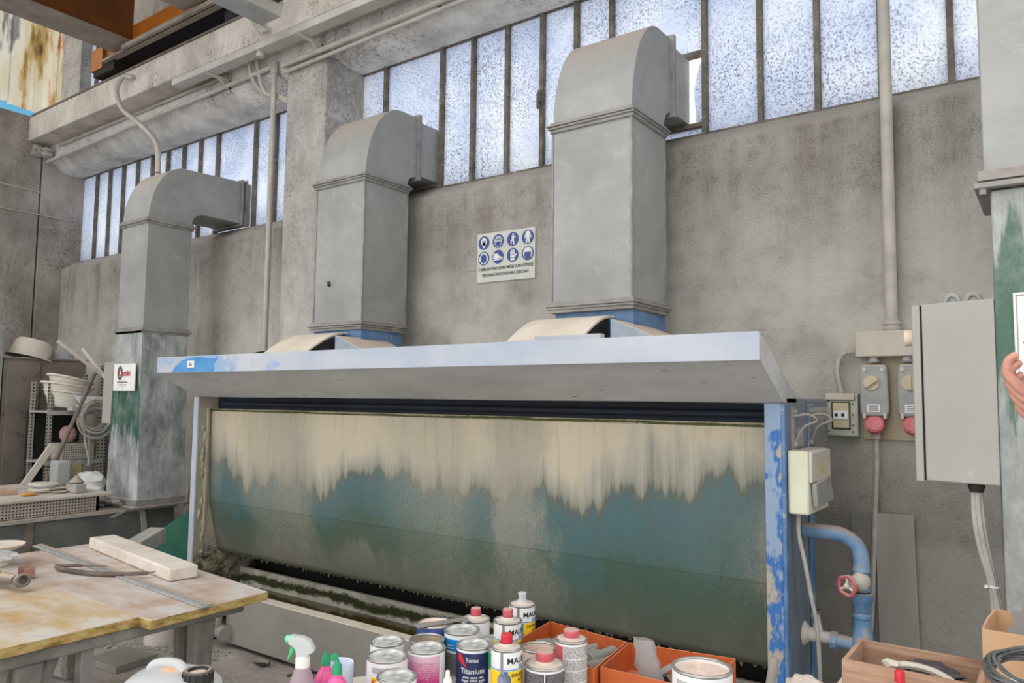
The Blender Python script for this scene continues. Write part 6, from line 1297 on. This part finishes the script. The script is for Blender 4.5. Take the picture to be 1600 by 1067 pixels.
for nm, a_ in (('front_panel', (-0.175, 0.30, 2.24, 2.245, 1.05)), ('back_panel', (-0.165, 0.30, 2.50, 2.505, 1.045)), ('side_panel', (0.295, 0.30, 2.245, 2.50, 1.05))):
    mb = MB(); mb.box(a_[0], a_[1], a_[2], a_[3], TZ+0.001, a_[4]); obj(nm, mb, m_card, t)
mb = MB(); mb.vf([(-0.175, 2.245, TZ), (-0.165, 2.50, TZ), (-0.165, 2.50, 1.045), (-0.178, 2.43, 1.035), (-0.182, 2.36, 1.03), (-0.175, 2.245, 1.05), (-0.170, 2.245, TZ), (-0.160, 2.50, TZ), (-0.160, 2.50, 1.045), (-0.173, 2.43, 1.035), (-0.177, 2.36, 1.03), (-0.170, 2.245, 1.05)],
    [(0, 1, 2, 3, 4, 5), (6, 11, 10, 9, 8, 7), (2, 8, 9, 3), (3, 9, 10, 4), (4, 10, 11, 5), (0, 5, 11, 6), (0, 6, 7, 1)]); obj('side_panel', mb, m_card, t)
mb = MB(); mb.box(-0.175, 0.30, 2.24, 2.505, TZ+0.001, TZ+0.005); obj('base', mb, m_card, t)
mb = MB(); mb.lathe([(0, 0), (0.07, 0)], (0, 0, 0), 24)
pts = []
for i in range(48):
    a = 2*PI*i/48; rr = 0.085 if i % 4 < 2 else 0.073; pts.append((rr*math.cos(a), rr*math.sin(a)))
mb = MB(); mb.prism(pts, 'z', -0.002, 0.002, Matrix.Translation((-0.045, 2.38, 1.03)) @ Matrix.Rotation(1.2, 4, 'X')); single('saw_blade', mb, m_slate, (-0.045, 2.38, 1.0), 'toothed dark saw blade sticking out of the cardboard box', 'saw blade')
mb = MB(); random.seed(77)
for i in range(14):
    rr = 0.075+random.uniform(-0.01, 0.014); tz = random.uniform(-0.02, 0.015); tx = random.uniform(-0.006, 0.006)
    mb.tube([(-0.070+tx+rr*math.cos(a), 2.05+rr*0.8*math.sin(a), 1.025+tz+0.02*math.sin(a)+0.004*math.sin(3*a+i)) for a in [2*PI*j/32 for j in range(32)]], 0.0035, 6, closed=True)
single('wire_coil', mb, mat('dark_wire', (72, 78, 80), (110, 112, 110), 30, rough=0.5), (-0.07, 2.05, 0.96), 'coil of dark wire in front of the cardboard box', 'wire coil')
mb = MB(); mb.lathe([(0, 0), (0.055, 0), (0.058, 0.19), (0.052, 0.195), (0.046, 0.19), (0, 0.19)], (-0.065, 2.04, TZ), 28); single('plastic_tub', mb, m_white, (-0.065, 2.04, TZ), 'white tub under the coil of dark wire', 'tub')

# ================================================================ PERSON at the right edge (only the hand is in view)
def empty_skin(name, verts, edges, radii, mt, parent, sub=2):
    off = OFF.get(parent.name, Vector()) if parent else Vector()
    bm = bmesh.new(); lay_ = bm.verts.layers.skin.verify()
    vv = []
    for i, v in enumerate(verts):
        q_ = bm.verts.new(Vector(v)-off); rr = radii[i]
        q_[lay_].radius = rr if isinstance(rr, tuple) else (rr, rr); q_[lay_].use_root = (i == 0); vv.append(q_)
    for a, b in edges: bm.edges.new((vv[a], vv[b]))
    me = bpy.data.meshes.new(name); bm.to_mesh(me); bm.free(); me.materials.append(mt)
    o = bpy.data.objects.new(name, me); COL.objects.link(o)
    if parent: o.parent = parent
    OFF[o.name] = off
    sk = o.modifiers.new('skin', 'SKIN'); sk.use_smooth_shade = True
    s_ = o.modifiers.new('sub', 'SUBSURF'); s_.levels = sub; s_.render_levels = sub
    return o
t = thing('person', (0.42, 1.42, 0), 'person just outside the right edge, only a hand holding a pale sheet in view', 'person')
V = [(0.42, 1.42, 0.95), (0.42, 1.42, 1.12), (0.41, 1.43, 1.32), (0.40, 1.44, 1.44), (0.40, 1.44, 1.52), (0.39, 1.45, 1.62), (0.39, 1.45, 1.70),     # 0-6 trunk, head
     (0.32, 1.28, 1.40), (0.22, 1.22, 1.30), (0.12, 1.30, 1.42), (0.022, 1.46, 1.56), (-0.026, 1.525, 1.604),                                                  # 7 shoulder 8 upper 9 forearm 10 wrist 11 palm
     (0.48, 1.62, 1.40), (0.52, 1.70, 1.12), (0.50, 1.68, 0.88), (0.50, 1.67, 0.80),
     (0.42, 1.34, 0.86), (0.40, 1.33, 0.48), (0.42, 1.33, 0.09), (0.32, 1.34, 0.05),
     (0.44, 1.52, 0.86), (0.43, 1.53, 0.48), (0.45, 1.53, 0.09), (0.35, 1.54, 0.05)]
Ed = [(0, 1), (1, 2), (2, 3), (3, 4), (4, 5), (5, 6), (3, 7), (7, 8), (8, 9), (9, 10), (10, 11), (3, 12), (12, 13), (13, 14), (14, 15), (0, 16), (16, 17), (17, 18), (18, 19), (0, 20), (20, 21), (21, 22), (22, 23)]
Rr = [0.14, 0.125, 0.15, 0.10, 0.055, 0.085, 0.075, 0.062, 0.045, 0.038, 0.028, 0.034, 0.06, 0.042, 0.03, 0.036, 0.09, 0.06, 0.045, 0.035, 0.09, 0.06, 0.045, 0.035]
empty_skin('body', V, Ed, Rr, m_skin, t)
# five fingers curled round the sheet, each its own chain rooted in the palm
P0 = Vector((-0.030, 1.528, 1.612))
for i, Lf in enumerate((0.92, 1.0, 0.95, 0.78)):
    a0_ = P0+Vector((-0.022+0.004*i, -0.006+0.010*i, 0.018-0.017*i))
    ch = [P0+Vector((0.0, 0.004*i, 0.004-0.008*i)), a0_, a0_+Vector((-0.020, -0.004, 0.026))*Lf, a0_+Vector((-0.016, -0.012, 0.050))*Lf, a0_+Vector((0.000, -0.018, 0.062))*Lf]
    empty_skin('finger', ch, [(0, 1), (1, 2), (2, 3), (3, 4)], [0.013, 0.0105, 0.0088, 0.0082, 0.007], m_skin, t)
empty_skin('thumb', [P0+Vector((0.012, -0.014, 0.000)), P0+Vector((-0.004, -0.034, 0.022)), P0+Vector((-0.004, -0.040, 0.048)), P0+Vector((0.004, -0.040, 0.064))], [(0, 1), (1, 2), (2, 3)], [0.015, 0.011, 0.009, 0.0075], m_skin, t)
mb = MB(); mb.blob((0.42, 1.44, 1.20), 0.15, 0.21, 0.28, 4); obj('shirt', mb, m_cloth, t)
empty_skin('sleeve', [(0.33, 1.30, 1.41), (0.23, 1.225, 1.31)], [(0, 1)], [0.075, 0.058], m_cloth, t)
empty_skin('sleeve', [(0.47, 1.60, 1.40), (0.515, 1.68, 1.2)], [(0, 1)], [0.075, 0.055], m_cloth, t)
empty_skin('trousers', [(0.42, 1.42, 0.98), (0.42, 1.34, 0.86), (0.40, 1.33, 0.48), (0.42, 1.33, 0.10), (0.44, 1.52, 0.86), (0.43, 1.53, 0.48), (0.45, 1.53, 0.10)], [(0, 1), (1, 2), (2, 3), (0, 4), (4, 5), (5, 6)], [0.155, 0.10, 0.07, 0.062, 0.10, 0.07, 0.062], m_cloth, t)
mb = MB(); mb.blob((0.40, 1.45, 1.675), 0.095, 0.088, 0.095, 3); obj('hair', mb, m_hair, t)
mb = MB(); mb.prism([(-0.03, -0.02), (0.17, -0.05), (0.20, 0.10), (0.0, 0.085)], 'y', -0.0006, 0.0006, Matrix.Translation((-0.018, 1.512, 1.672)) @ Matrix.Rotation(0.2, 4, 'Z')); single('paper_sheet', mb, mat('pale_blue_paper', (214, 222, 238)), (0.0, 1.512, 1.62), 'pale bluish paper sheet held by the person at the right edge', 'paper')
